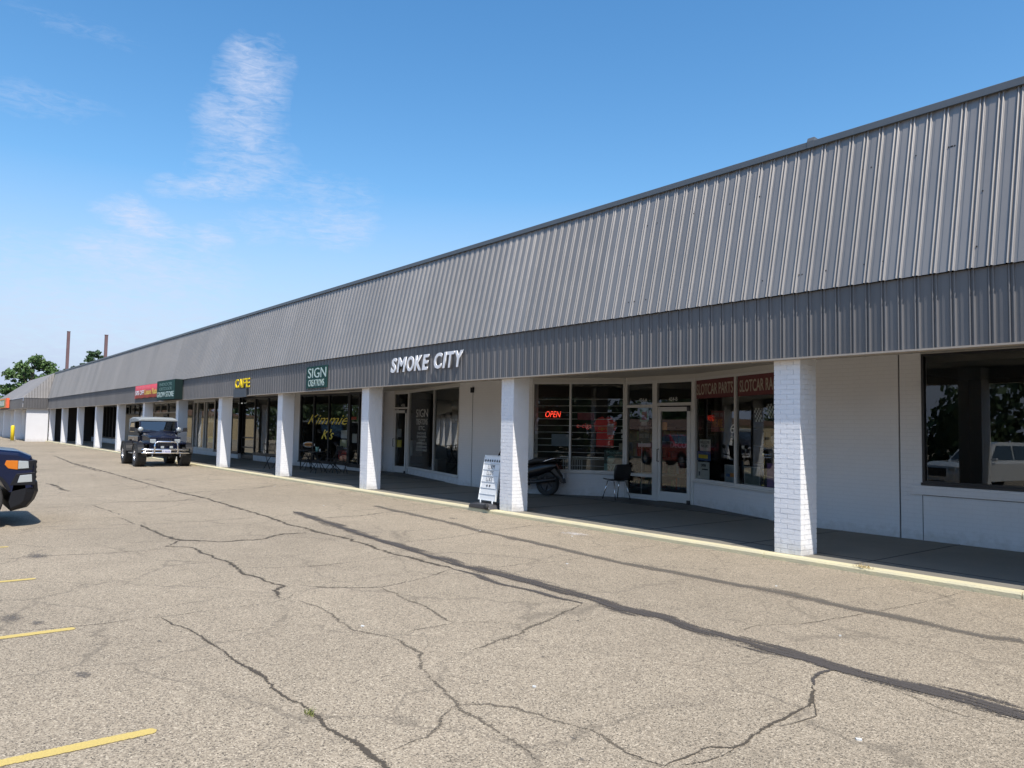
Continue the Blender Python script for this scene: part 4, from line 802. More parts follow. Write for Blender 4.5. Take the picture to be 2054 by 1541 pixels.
# folding bistro chairs and tables
iron = mat('black_iron', (.018, .018, .02), .45)
def bistro(loc, rz, label):
    t = empty('bistro_chair', loc, rz, label, 'chair', 'black folding chairs in front of the cafe')
    for s_ in (-1, 1):
        b = MB(); b.tube([(-.26, s_ * .2, .9), (-.2, s_ * .2, .62), (.0, s_ * .2, .3), (.22, s_ * .2, 0)], .013, 6); b.build('front_leg', iron, t)
        b = MB(); b.tube([(.2, s_ * .17, .45), (.0, s_ * .17, .27), (-.26, s_ * .17, 0)], .013, 6); b.build('rear_leg', iron, t)
    b = MB()
    for i in range(6): b.box(-.18 + i * .066, -.135 + i * .066, -.18, .18, .445, .457)
    b.box(-.18, .2, -.19, -.175, .44, .46); b.box(-.18, .2, .175, .19, .44, .46); b.build('seat', iron, t)
    b = MB(); b.tube([(-.26, -.2, .9), (-.26, .2, .9)], .012, 6); b.tube([(-.205, -.2, .64), (-.205, .2, .64)], .012, 6)
    for i in range(-4, 5):
        for d in (-1, 1):
            y0, y1 = i * .05 - d * .06, i * .05 + d * .06
            if abs(y0) <= .21 and abs(y1) <= .21: b.tube([(-.207, y0, .645), (-.258, y1, .895)], .006, 4)
    b.build('backrest', iron, t); return t
bistro((-27.9, 10.75, 0), R(8), 'black folding bistro chair left of the fourth nearest column, facing the column')
bistro((-29.3, 11.7, 0), R(60), 'black lattice-backed bistro chair standing behind the fourth nearest column, nearer the glass')
bistro((-27.4, 11.85, 0), R(-20), 'black bistro chair just right of the fourth nearest column, by the cafe window')
bistro((-24.3, 11.75, 0), R(172), 'black bistro chair at the right side of the table with the mint cup')
bistro((-25.2, 11.9, 0), R(-90), 'black folding bistro chair pushed in behind the table with the mint cup')
def btable(x, y, label):
    t = empty('bistro_table', (x, y, 0), 0, label, 'table', 'black bistro tables in front of the cafe')
    b = MB(); b.lathe([(0, 0), (.36, 0), (.365, .012), (.36, .024), (0, .024)], 28, Matrix.Translation((0, 0, .70)) @ Matrix.Rotation(R(90), 4, 'X')); b.build('tabletop', iron, t)
    for a in (45, 135, 225, 315):
        c_, s_ = math.cos(R(a)), math.sin(R(a)); b = MB(); b.tube([(.25 * c_, .25 * s_, .7), (-.05 * c_, -.05 * s_, .36), (-.3 * c_, -.3 * s_, 0)], .012, 6); b.build('leg', iron, t)
    return t
btable(-26.6, 11.6, 'round black folding table just right of the fourth nearest column'); btable(-24.8, 11.2, 'round black folding table carrying a mint cup, left of the third nearest column')
t = empty('drink_cup', (-24.75, 11.1, .727), 0, 'mint green cup standing on the bistro table', 'cup')
b = MB(); b.lathe([(0, 0), (.045, 0), (.062, .15), (.062, .155), (0, .155)], 14, Matrix.Rotation(R(90), 4, 'X')); b.build('cup', mat('mint', (.3, .55, .5), .4), t)
t = empty('candle_jar', (-24.52, 11.1, .727), 0, 'small white jar standing beside the mint cup', 'jar'); b = MB(); b.lathe([(0, 0), (.025, 0), (.025, .1), (0, .1)], 12, Matrix.Rotation(R(90), 4, 'X')); b.build('jar', white, t)

def wheel(parent, x, y, r, w_, rim, rm, side, spokes=6, blocks=0, name='wheel'):
    """rim + tyre about local Y; side = +1 outer face towards +y"""
    T = Matrix.Translation((x, y, r)); rr = rim
    b = MB(); o_ = side * w_ / 2
    b.lathe([(rr, o_ * .95), (rr * .96, o_ * .9), (rr * .93, o_ * .4), (rr * .8, o_ * .35), (.0, o_ * .35)], 28, T)
    for k in range(spokes):
        a = 2 * PI * k / spokes; S = T @ Matrix.Rotation(a, 4, 'Y')
        b.box(rr * .2, rr * .95, min(o_ * .35, o_ * .75), max(o_ * .35, o_ * .75), -rr * .13, rr * .13, S)
    b.lathe([(0, o_ * .85), (rr * .26, o_ * .82), (rr * .28, o_ * .4)], 16, T)
    wh = b.build(name, rm, parent, weld=False)
    b = MB(); h = w_ / 2
    b.lathe([(rr * .98, -h * .9), (r * .86, -h), (r * .96, -h * .93), (r, -h * .75), (r, h * .75), (r * .96, h * .93), (r * .86, h), (rr * .98, h * .9), (rr * .95, 0), (rr * .98, -h * .9)], 40, T)
    n = blocks or 0
    for k in range(n):
        a = 2 * PI * k / n
        for j in (-1, 0, 1):
            S = T @ Matrix.Rotation(a + (.5 * PI / n if j else 0), 4, 'Y'); b.box(r - .01, r + .012, j * h * .62 - h * .24, j * h * .62 + h * .24, -r * PI / n * .62, r * PI / n * .62, S)
    b.build('tyre', tyre, wh, weld=False)
    return wh

# ---- motor scooter (rear towards the door)
t = empty('motor_scooter', (-14.93, 12.2, 0), R(180 + 22), 'black maxi scooter parked behind the second nearest brick column by the barred window', 'motor scooter')
pb = mat('black_scooter_paint', (.008, .008, .01), .3, coat=.2)
wheel(t, -.66, 0, .29, .15, .18, mat('dark_rim', (.05, .05, .055), .35, .5), 1, 5); wheel(t, .68, 0, .28, .12, .19, M['black'], 1, 5)
def loft(b, secs, n=12, smooth=True, T=None):
    """secs: (x, z centre, half width, half height, power)"""
    rings = []
    for x, zc, hw, hh in secs:
        rings.append([Vector((x, hw * math.copysign(abs(math.cos(a)) ** .7, math.cos(a)), zc + hh * math.copysign(abs(math.sin(a)) ** .7, math.sin(a)))) for a in [2 * PI * k / n for k in range(n)]])
    b.slabs(rings, smooth=smooth)
b = MB(); loft(b, [(-.98, .74, .04, .03), (-.85, .72, .12, .09), (-.5, .64, .16, .16), (-.15, .55, .17, .17), (.05, .4, .17, .12)]); b.build('tail_body', pb, t)
b = MB(); loft(b, [(-.1, .28, .15, .08), (.35, .28, .17, .08), (.5, .35, .15, .1)]); b.build('floorboard', plast, t)
b = MB(); loft(b, [(.42, .5, .2, .25), (.6, .62, .22, .3), (.78, .66, .15, .22), (.85, .66, .06, .1)]); b.build('front_fairing', pb, t)
b = MB(); loft(b, [(-.92, .86, .1, .03), (-.7, .87, .15, .06), (-.35, .84, .17, .07), (-.2, .79, .15, .06), (.1, .74, .13, .06)]); b.build('seat', mat('seat_vinyl', (.02, .02, .02), .55), t)
b = MB(); b.tube([(-.55, .17, .8), (-.85, .18, .9), (-.98, .1, .93), (-.98, -.1, .93), (-.85, -.18, .9), (-.55, -.17, .8)], .015, 8); b.build('grab_rail', chrome, t)
b = MB(); b.tube([(-.95, .13, .42), (-.5, .15, .34), (0, .13, .28)], [.05, .05, .025], 10); b.tube([(-.98, .13, .43), (-.95, .13, .42)], .06, 10); b.build('exhaust', plast, t)
b = MB(); b.prism([(-.86, .7), (-1.1, .42), (-1.12, .32), (-1.08, .32), (-.9, .52), (-.76, .62)], -.08, .08); b.build('rear_mudguard', plast, t)
b = MB(); b.prism([(-.99, .66), (-1.02, .66), (-.96, .78), (-.92, .78)], -.1, .1); b.build('tail_light', mat('tail_red', (.06, .01, .01), .2), t)
b = MB(); b.box(-1.13, -1.12, -.09, .09, .44, .56); b.build('number_plate', mat('plate_grey', (.4, .4, .42), .4), t)
b = MB(); b.tube([(.42, -.32, 1.02), (.5, -.15, .98), (.52, 0, .95), (.5, .15, .98), (.42, .32, 1.02)], .016, 8); b.tube([(.52, 0, .95), (.68, 0, .3)], .03, 8); b.build('handlebar', plast, t)
b = MB(); b.prism([(.62, .9), (.46, 1.25), (.48, 1.26), (.7, .9)], -.16, .16); b.build('windscreen', mat('smoked_screen', (.03, .03, .035), .1), t)
for s_ in (-1, 1):
    b = MB(); b.tube([(.46, s_ * .22, 1.0), (.48, s_ * .3, 1.2)], .007, 6); b.lathe([(0, -.01), (.055, -.01), (.06, .0), (0, .02)], 12, Matrix.Translation((.48, s_ * .3, 1.22)) @ Matrix.Rotation(R(90), 4, 'Z')); b.build('mirror', plast, t)

# ---- off-road vehicle by the kerb
jp = mat('navy_paint', (.003, .005, .018), .25, 0, coat=.25, spec=.4); mat('amber', (.55, .15, .008), .25); fl = mat('flare_plastic', (.008, .008, .01), .5, spec=.3); top = mat('grey_canvas', (.22, .235, .24), .75, noise_=.08, scale=6, bump=.4, bscale=20)
wg = mat('vehicle_glass', (.05, .07, .09), .04, spec=1.); wg.node_tree.nodes['Principled BSDF'].inputs['Coat Weight'].default_value = .2; lens = mat('headlamp_glass', (.42, .45, .46), .12, .3, coat=1.)
t = empty('off_road_car', (-33.25, 8.0, GZ), R(-2), 'navy off-road car with grey soft top and chrome bull bar parked by the kerb', 'off-road car')
RW = mat('alloy', (.6, .6, .62), .25, .9)
for x in (1.22, -1.22):
    for s_ in (-1, 1): wheel(t, x, s_ * .81, .44, .37, .21, RW, s_, 5, 26)
b = MB(); b.prism([(-1.75, .62), (-1.75, 1.14), (.45, 1.17), (.45, .62), (.1, .58), (-.55, .58), (-.75, .85), (-1.0, .98), (-1.4, .98), (-1.6, .8)], -.72, .72); body = b.build('tub', jp, t, bevel=.03)
b = MB(); secs = []
for x, hw, z1, z0 in ((.43, .64, 1.30, .75), (.6, .63, 1.305, .75), (1.1, .57, 1.27, .75), (1.52, .52, 1.19, .72), (1.58, .5, 1.13, .72)):
    secs.append([(x, -hw, z0), (x, -hw, z1 - .1), (x, -hw * .9, z1 - .03), (x, 0, z1 + .02), (x, hw * .9, z1 - .03), (x, hw, z1 - .1), (x, hw, z0)])
b.slabs([[Vector(p) for p in s_] for s_ in secs]); b.build('hood', jp, t, bevel=.012)
b = MB(); b.box(1.575, 1.62, -.56, .56, .70, 1.14); g_ = b.build('grille', jp, t, bevel=.02)
b = MB()
for k in range(-3, 4): b.box(1.615, 1.628, k * .075 - .024, k * .075 + .024, .78, 1.08)
b.build('slot', M['black'], g_)
for s_ in (-1, 1):
    b = MB(); b.box(1.615, 1.65, s_ * .44 - .105, s_ * .44 + .105, .90, 1.06); b.build('headlight', lens, t, bevel=.012)
    # front fender and flare
    b = MB(); b.prism([(1.66, .86), (1.66, .93), (.95, .99), (.68, .94), (.5, .7), (.56, .7), (.74, .88), (.98, .92), (1.45, .90)], min(s_ * .50, s_ * .76), max(s_ * .50, s_ * .76)); b.build('fender', jp, t, bevel=.012)
    b = MB(); P = [(1.22 + .64 * math.cos(a), .42 + .54 * min(.93, math.sin(a) * 1.05)) for a in [R(v) for v in range(12, 169, 12)]]; Q = [(1.22 + .57 * math.cos(a), .42 + .47 * min(.93, math.sin(a) * 1.05)) for a in [R(v) for v in range(168, 11, -12)]]
    b.prism(P + Q, min(s_ * .74, s_ * .99), max(s_ * .74, s_ * .99)); b.build('flare', fl, t, bevel=.015)
    b = MB(); P = [(-1.22 + .64 * math.cos(a), .42 + .56 * min(.93, math.sin(a) * 1.05)) for a in [R(v) for v in range(12, 169, 12)]]; Q = [(-1.22 + .57 * math.cos(a), .42 + .49 * min(.93, math.sin(a) * 1.05)) for a in [R(v) for v in range(168, 11, -12)]]
    b.prism(P + Q, min(s_ * .70, s_ * .98), max(s_ * .70, s_ * .98)); b.build('flare', fl, t, bevel=.015)
    b = MB(); b.box(-.6, .42, min(s_ * .735, s_ * .9), max(s_ * .735, s_ * .9), .46, .5); b.build('side_step', steel, t, bevel=.01)
    b = MB(); b.tube([(.5, s_ * .7, 1.27), (.5, s_ * .92, 1.38)], .015, 6); b.box(.47, .53, min(s_ * .9, s_ * 1.06), max(s_ * .9, s_ * 1.06), 1.34, 1.5); b.build('mirror', plast, t)
    b = MB(); Tl = Matrix.Translation((.62, s_ * .70, 1.42)) @ Matrix.Rotation(R(-90), 4, 'Z')
    b.lathe([(0, .07), (.085, .06), (.095, .04), (.095, .02)], 18, Tl); l_ = b.build('spot_lamp', lens, t)
    b = MB(); b.lathe([(.1, .045), (.1, .0), (.06, -.05), (0, -.06)], 18, Tl); b.tube([(.58, s_ * .68, 1.3), (.6, s_ * .7, 1.38)], .015, 6); b.build('lamp_shell', chrome, l_)
    b = MB(); b.prism([(-.45, 1.16), (.38, 1.18), (.30, 1.45), (-.45, 1.45)], min(s_ * .70, s_ * .725), max(s_ * .70, s_ * .725)); b.build('door_top', fl, t)
    b = MB(); b.prism([(-.55, .6), (.36, .6), (.36, 1.15), (-.55, 1.14)], min(s_ * .722, s_ * .738), max(s_ * .722, s_ * .738)); d_ = b.build('door', jp, t, bevel=.008)
    b = MB(); b.box(-.5, -.36, min(s_ * .74, s_ * .76), max(s_ * .74, s_ * .76), 1.0, 1.03); b.build('handle', chrome, d_)
# windscreen
Tws = Matrix.Translation((.44, 0, 1.30)) @ Matrix.Rotation(R(-17), 4, 'Y')
b = MB(); 
for y0, y1, z0, z1 in ((-.70, -.64, 0, .5), (.64, .70, 0, .5), (-.64, .64, 0, .05), (-.64, .64, .45, .5)): b.box(-.02, .02, y0, y1, z0, z1, Tws)
f_ = b.build('windscreen_frame', jp, t, bevel=.008)
b = MB(); b.face([Tws @ Vector(p) for p in ((0, -.64, .05), (0, .64, .05), (0, .64, .45), (0, -.64, .45))]); b.build('glass', M['glass2'], f_)
b = MB(); b.tube([Tws @ Vector((.03, .5, .05)), Tws @ Vector((.035, .05, .1))], .008, 5); b.tube([Tws @ Vector((.03, -.1, .05)), Tws @ Vector((.035, -.55, .1))], .008, 5); b.build('wiper', plast, f_)
# soft top
b = MB(); S = []
for x, hw, z0, z1 in ((.33, .71, 1.76, 1.81), (.28, .725, 1.74, 1.85), (-.3, .73, 1.72, 1.9), (-1.2, .73, 1.7, 1.9), (-1.72, .71, 1.3, 1.86), (-1.8, .70, 1.15, 1.5)):
    S.append([Vector(p) for p in ((x, -hw, z0), (x, -hw * .985, z1 - .05), (x, -hw * .9, z1), (x, 0, z1 + .02), (x, hw * .9, z1), (x, hw * .985, z1 - .05), (x, hw, z0))])
b.slabs(S); b.build('soft_top', top, t, bevel=.01)
b = MB()
for s_ in (-1, 1): b.prism([(-.47, 1.16), (-.47, 1.74), (-1.5, 1.74), (-1.72, 1.16)], min(s_ * .69, s_ * .71), max(s_ * .69, s_ * .71))
b.build('side_curtain', fl, t)
b = MB()
for s_ in (-1, 1): b.prism([(-.55, 1.3), (-.55, 1.66), (-1.4, 1.66), (-1.5, 1.3)], min(s_ * .709, s_ * .716), max(s_ * .709, s_ * .716))
b.build('side_window', wg, t)
# seats, roll bar, steering wheel
b = MB()
for s_ in (-1, 1): b.box(-.5, -.05, s_ * .35 - .22, s_ * .35 + .22, .75, .95); b.box(-.55, -.42, s_ * .35 - .21, s_ * .35 + .21, .95, 1.5)
b.build('seat', flatm('seat_cloth', (.1, .1, .1)), t, bevel=.03)
b = MB(); b.tube([(-.6, -.6, .9), (-.6, -.58, 1.66), (-.6, .58, 1.66), (-.6, .6, .9)], .03, 8); b.build('roll_bar', plast, t)
b = MB(); b.tube([(.12 + .05 * math.sin(a), .35 + .18 * math.cos(a), 1.3 + .17 * math.sin(a)) for a in [2 * PI * k / 16 for k in range(17)]], .014, 6, cap=False); b.build('steering_wheel', plast, t)
# bumper, bull bar, plate, winch, lights, axle
b = MB(); b.tube([(1.83, -.86, .66), (1.86, -.8, .66), (1.86, .8, .66), (1.83, .86, .66)], .038, 10); b.tube([(1.83, -.86, .54), (1.86, -.8, .54), (1.86, .8, .54), (1.83, .86, .54)], .038, 10)
for y in (-.45, .45): b.box(1.5, 1.85, y - .04, y + .04, .5, .7)
bp_ = b.build('bumper', chrome, t)
b = MB(); b.tube([(1.88, -.42, .52), (1.88, -.42, .82), (1.88, -.38, .92), (1.88, -.3, .96), (1.88, .3, .96), (1.88, .38, .92), (1.88, .42, .82), (1.88, .42, .52)], .034, 10); b.build('bull_bar', chrome, bp_)
for y in (-.15, .17):
    b = MB(); b.box(1.87, 1.93, y - .06, y + .06, .71, .80); b.build('driving_lamp', lens, t, bevel=.01)
b = MB(); b.box(1.90, 1.91, -.16, .16, .53, .66); pl_ = b.build('number_plate', mat('plate_pale', (.55, .55, .62), .4), t)
Tp = Matrix.Translation((1.912, 0, 0)) @ Matrix.Rotation(R(90), 4, 'Z'); o = fit('lettering', 'F 4606', Tp, -.13, .13, .56, .62, mat('plate_blue', (.05, .05, .3), .5), None, .002, 0, 0, 0.); o.parent = pl_
b = MB(); b.tube([(1.22, -.7, .42), (1.22, .7, .42)], .05, 8); b.tube([(1.22, .25, .42), (1.22, .4, .42)], .13, 10); b.box(-1.6, 1.5, -.4, -.33, .52, .6); b.box(-1.6, 1.5, .33, .4, .52, .6); b.box(-.5, .3, -.25, .25, .42, .58); b.tube([(1.5, -.6, .38), (1.5, .6, .42)], .02, 6); b.tube([(-1.22, -.7, .42), (-1.22, .7, .42)], .05, 8); b.build('chassis', M['black'], t)
for y in (-.5, .5):
    b = MB(); b.tube([(1.9 + .05 * math.cos(a), y, .43 + .055 * math.sin(a)) for a in [2 * PI * k / 12 for k in range(13)]], .012, 6); b.build('tow_hook', chrome, t)

# ---- pickups and other cars
def arch(cx, cz, r_, a0, a1, n=9): return [(cx + r_ * math.cos(R(a0 + (a1 - a0) * k / n)), cz + r_ * math.sin(R(a0 + (a1 - a0) * k / n))) for k in range(n + 1)]
def bodyslices(b, prof, ys):
    """profile (x,z) swept over half-width stations: (y, nose_pull, shoulder_drop)"""
    xm = max(p[0] for p in prof); xn = min(p[0] for p in prof); zm = max(p[1] for p in prof); S = []
    for y, pull, drop in ys:
        S.append([Vector((x - pull * max(0, (x - (xm - .7)) / .7) ** 2 + pull * .6 * max(0, ((xn + .5) - x) / .5) ** 2, y, z - drop * max(0, (z - .75) / (zm - .75)))) for x, z in prof])
    b.slabs(S)
def pickup(paint, name, label, grp=None):
    t = empty(name, (0, 0, 0), 0, label, 'pickup truck', grp)
    prof = [(.86, .62)] + [(.84, .72), (.86, .95), (.80, 1.12), (.62, 1.20), (.2, 1.245), (-.95, 1.30), (-4.75, 1.34), (-4.8, .6), (-4.35, .5)] + arch(-3.7, .42, .50, 165, 15)[0:] + [(-3.1, .42), (-.6, .42)] + arch(0, .42, .50, 165, 25) + [(.52, .55)]
    # order of the arches: travelling forward along the sill
    b = MB(); bodyslices(b, prof, [(-1.0, .075, .10), (-.985, .045, .05), (-.93, .03, .015), (-.7, .0, 0), (0, -.01, -.015), (.7, .0, 0), (.93, .03, .015), (.985, .045, .05), (1.0, .075, .10)])
    b.build('body', paint, t, bevel=.018)
    b = MB(); S = []
    for x, z, hw in ((-.85, 1.28, .86), (-1.62, 1.86, .70), (-1.9, 1.90, .69), (-3.0, 1.90, .69), (-3.2, 1.84, .70), (-3.35, 1.3, .86)): S.append((x, z, hw))
    top_ = S
    b.slabs([[Vector((x, s_ * hw, z)) for x, z, hw in S] for s_ in (-1, 1)]); b.build('cab', paint, t, bevel=.03)
    for s_ in (-1, 1):
        for nm, Q in (('side_window', [(-1.15, 1.33), (-1.72, 1.80), (-2.2, 1.83), (-2.2, 1.33)]), ('side_window', [(-2.27, 1.33), (-2.27, 1.83), (-2.95, 1.82), (-3.15, 1.36)])):
            b = MB(); b.face([(x, s_ * (.862 - (z - 1.28) * .27 + .008), z) for x, z in Q]); b.build(nm, wg, t)
        b = MB(); b.box(-1.25, -1.1, min(s_ * .95, s_ * 1.18), max(s_ * .95, s_ * 1.18), 1.3, 1.5); b.build('mirror', plast, t, bevel=.02)
        b = MB(); b.box(-2.15, -1.98, min(s_ * .995, s_ * 1.02), max(s_ * .995, s_ * 1.02), 1.08, 1.11); b.box(-3.1, -2.93, min(s_ * .995, s_ * 1.02), max(s_ * .995, s_ * 1.02), 1.08, 1.11); b.build('door_handle', chrome, t)
        for xx in (0, -3.7): wheel(t, xx, s_ * .86, .43, .27, .25, RW, s_, 6, 0)
        def lamp(Q, m_, nm, par, pr=.008, depth=.05):
            b = MB(); b.prism(Q, min(s_ * (1.0 - depth), s_ * (1.0 + pr)), max(s_ * (1.0 - depth), s_ * (1.0 + pr))); return b.build(nm, m_, par, bevel=.006)
        h_ = lamp([(.60, .915), (.745, .925), (.735, 1.035), (.60, 1.045)], lens, 'headlight', t, .012, .25); lamp([(.42, .985), (.47, .925), (.597, .905), (.597, 1.045), (.44, 1.05)], bpy.data.materials['amber'], 'marker_lamp', h_, .009)
        lamp([(.60, .70), (.80, .71), (.79, .83), (.63, .815)], lens, 'fog_lamp', t, .008, .2)
        lamp([(.50, .66), (.85, .66), (.83, .86), (.58, .84)], fl, 'lamp_pocket', t, .003, .2)
        lamp([(.46, 1.062), (.80, 1.045), (.80, .90), (.78, .895), (.60, .89), (.42, .96)], fl, 'lamp_pocket', t, .003, .3)
        b = MB(); f_ = [(0 + .55 * math.cos(R(a)), .42 + .53 * math.sin(R(a))) for a in range(20, 161, 10)]; g2 = [(0 + .505 * math.cos(R(a)), .42 + .49 * math.sin(R(a))) for a in range(160, 19, -10)]
        b.prism(f_ + g2, min(s_ * .97, s_ * 1.012), max(s_ * .97, s_ * 1.012)); b.build('arch_trim', fl, t)
    b = MB(); b.face([(-.93, -.76, 1.345), (-.93, .76, 1.345), (-1.58, .66, 1.835), (-1.58, -.66, 1.835)]); o = b.build('windscreen', wg, t); o.location = (.012, 0, .012)
    b = MB(); b.box(.70, .852, -.97, .97, .74, 1.05)
    for z in (.78, .86, .94, 1.02): b.box(.853, .868, -.9, .9, z - .02, z + .02)
    b.build('grille', fl, t, bevel=.012)
    # bumper
    b = MB(); S = []
    for y, p_, dz in ((-1.0, .42, .06), (-.96, .2, .02), (-.8, .07, 0), (-.4, .0, 0), (.4, .0, 0), (.8, .07, 0), (.96, .2, .02), (1.0, .42, .06)):
        S.append([Vector((x_ - p_ * max(0, (x_ - .5) / .45) * .55, y, z_ + (dz if z_ < .4 else 0))) for x_, z_ in ((.60, .74), (.86, .74), (.93, .70), (.95, .55), (.90, .42), (.80, .30), (.55, .24), (.5, .4))])
    b.slabs(S); b.build('bumper', fl, t, bevel=.012)
    b = MB(); b.box(-4.6, .3, -.6, .6, .32, .5); b.tube([(0, -.7, .4), (0, .7, .4)], .06, 8); b.tube([(-3.7, -.7, .4), (-3.7, .7, .4)], .06, 8); b.build('chassis', M['black'], t)
    b = MB(); b.box(-4.7, -3.45, -.86, .86, 1.3405, 1.345); b.build('bed_liner', M['black'], t)
    b = MB(); b.box(-4.98, -4.79, -.95, .95, .5, .68); b.build('rear_bumper', chrome, t, bevel=.02)
    return t
navy = mat('truck_navy', (.003, .007, .03), .22, 0, coat=.15, spec=.35); redp = mat('truck_red', (.5, .012, .015), .2, .1, coat=1.); whp = mat('car_white', (.75, .75, .74), .25, coat=1.); blk = mat('car_black', (.01, .01, .012), .15, coat=1.); silv = mat('car_silver', (.45, .46, .47), .25, .6, coat=1.)
p = pickup(navy, 'pickup_truck', 'dark navy pickup with amber and clear headlamp, only its nose inside the left edge'); p.location = (-15.3, .84, GZ); p.rotation_euler = (0, 0, R(90))
p = pickup(redp, 'pickup_truck', 'bright red pickup on the far side of the lot, reflected in the glass door'); p.location = (-28.2, -8.2, lotz(0, -8.2)); p.rotation_euler = (0, 0, R(15))
def car(name, label, cat, paint, loc, rz, L_=4.7, H=1.75, hw=.92, wag=True):
    t = empty(name, loc, rz, label, cat); k = L_ / 4.7; h = H / 1.75
    prof = [(.86, .3), (.92, .62), (.86, .86 * h), (.3, .98 * h), (-.6, 1.04 * h), (-3.75 * k, 1.08 * h), (-3.8 * k, .5), (-3.7 * k, .32)] + [(-2.85 * k - .42, .32)] + arch(-2.85 * k, .34, .42, 175, 5) + [(-.46, .3)] + arch(0, .34, .42, 175, 5)
    b = MB(); bodyslices(b, prof, [(-hw, .2, .10), (-hw * .97, .12, .04), (-hw * .75, .03, 0), (0, 0, -.02), (hw * .75, .03, 0), (hw * .97, .12, .04), (hw, .2, .10)]); b.build('body', paint, t, bevel=.02)
    C_ = [(-.5, 1.0 * h, .8), (-1.15, 1.68 * h, .66), (-1.5, 1.75 * h, .65), (-3.2 * k, 1.74 * h, .65), (-3.6 * k if wag else -3.0 * k, 1.6 * h, .66), (-3.72 * k if wag else -3.5 * k, 1.04 * h, .8)] if wag else [(-.4, .98 * h, .8), (-1.2, 1.6 * h, .62), (-1.5, 1.68 * h, .6), (-2.4, 1.66 * h, .6), (-3.2 * k, 1.06 * h, .8)]
    b = MB(); b.slabs([[Vector((x, s_ * w_ * hw / .92, z)) for x, z, w_ in C_] for s_ in (-1, 1)]); b.build('cabin', paint, t, bevel=.03)
    for s_ in (-1, 1):
        zz0, zz1 = 1.1 * h, 1.62 * h; xs = [(-.85, -1.25, -1.95, -1.95), (-2.02, -2.02, -2.85, -2.85)] + ([(-2.92, -2.92, -3.4 * k, -3.55 * k)] if wag else [])
        for a0, a1, a2, a3 in xs:
            f = lambda z: s_ * (hw / .92) * (.8 - (z - 1.0 * h) / (.7 * h) * .145 + .012); b = MB(); b.face([(a0, f(zz0), zz0), (a1, f(zz1), zz1), (a2, f(zz1), zz1), (a3, f(zz0), zz0)]); b.build('side_window', wg, t)
        for xx in (0, -2.85 * k): wheel(t, xx, s_ * (hw - .12), .36, .23, .22, RW, s_, 7)
        b = MB(); b.box(.74, .88, min(s_ * .5, s_ * .82), max(s_ * .5, s_ * .82), .68 * h, .82 * h); b.build('headlight', lens, t, bevel=.02)
        b = MB(); b.box(-.95, -.83, min(s_ * .9, s_ * 1.08), max(s_ * .9, s_ * 1.08), 1.05 * h, 1.18 * h); b.build('mirror', paint, t, bevel=.02)
    b = MB(); z0, z1 = 1.07 * h, 1.62 * h; b.face([(-.56, -.7, z0), (-.56, .7, z0), (-1.1, .58, z1), (-1.1, -.58, z1)]); o = b.build('windscreen', wg, t); o.location = (.03, 0, .02)
    b = MB(); b.box(.88, .925, -.42, .42, .5, .78 * h); b.build('grille', M['black'], t, bevel=.01)
    return t
car('suv', 'white sport utility car facing the mall, reflected in the big right end window', 'SUV', whp, (-13.2, -8.0, lotz(0, -8.0)), R(112), 5.0, 1.88, .98)
car('suv', 'silver wagon parked far left across the lot, behind the camera side', 'SUV', silv, (-62, -9, lotz(0, -9)), R(84), 4.8, 1.75)
car('sedan', 'black sedan parked in the lot, seen only as a reflection', 'car', blk, (-46, -8.6, lotz(0, -8.6)), R(95), 4.7, 1.45, .9, False)
car('sedan', 'white sedan parked across the lot, seen only as a reflection', 'car', whp, (-39.5, -8.2, lotz(0, -8.2)), R(88), 4.7, 1.45, .9, False)

# ---- bollard, old sign poles
t = empty('bollard', (-74.6, 7.0, GZ), 0, 'bright yellow painted steel bollard in front of the white end wall corner', 'bollard')
b = MB(); b.lathe([(0, 0), (.14, 0), (.14, 1.2), (.11, 1.27), (0, 1.3)], 16, Matrix.Rotation(R(90), 4, 'X')); b.build('post', mat('bollard_yellow', (.8, .58, .02), .5, noise_=.1), t)
b = MB(); b.lathe([(.0, .0), (.24, 0), (.24, .04), (.14, .06)], 16, Matrix.Rotation(R(90), 4, 'X')); b.build('footing', M['conc'], t)
rust = mat('rusty_steel', (.13, .075, .075), .8, noise_=.35, scale=1.2)
for x, y, z1, lb in ((-98.2, 14, 11.75, 'taller left rusty brown steel pole rising behind the far roof'), (-77.2, 14, 9.55, 'shorter right rusty brown steel pole rising behind the roof')):
    t = empty('steel_pole', (x, y, 0), 0, lb, 'pole', 'rusty poles behind the roof')
    b = MB(); w_ = .15 if x < -90 else .125; b.box(-w_, w_, -w_, w_, -.1, z1 - .1); b.build('post', rust, t, bevel=.02)
    b = MB(); b.box(-w_ - .02, w_ + .02, -w_ - .02, w_ + .02, z1 - .1, z1 - .05); b.build('cap_plate', rust, t)

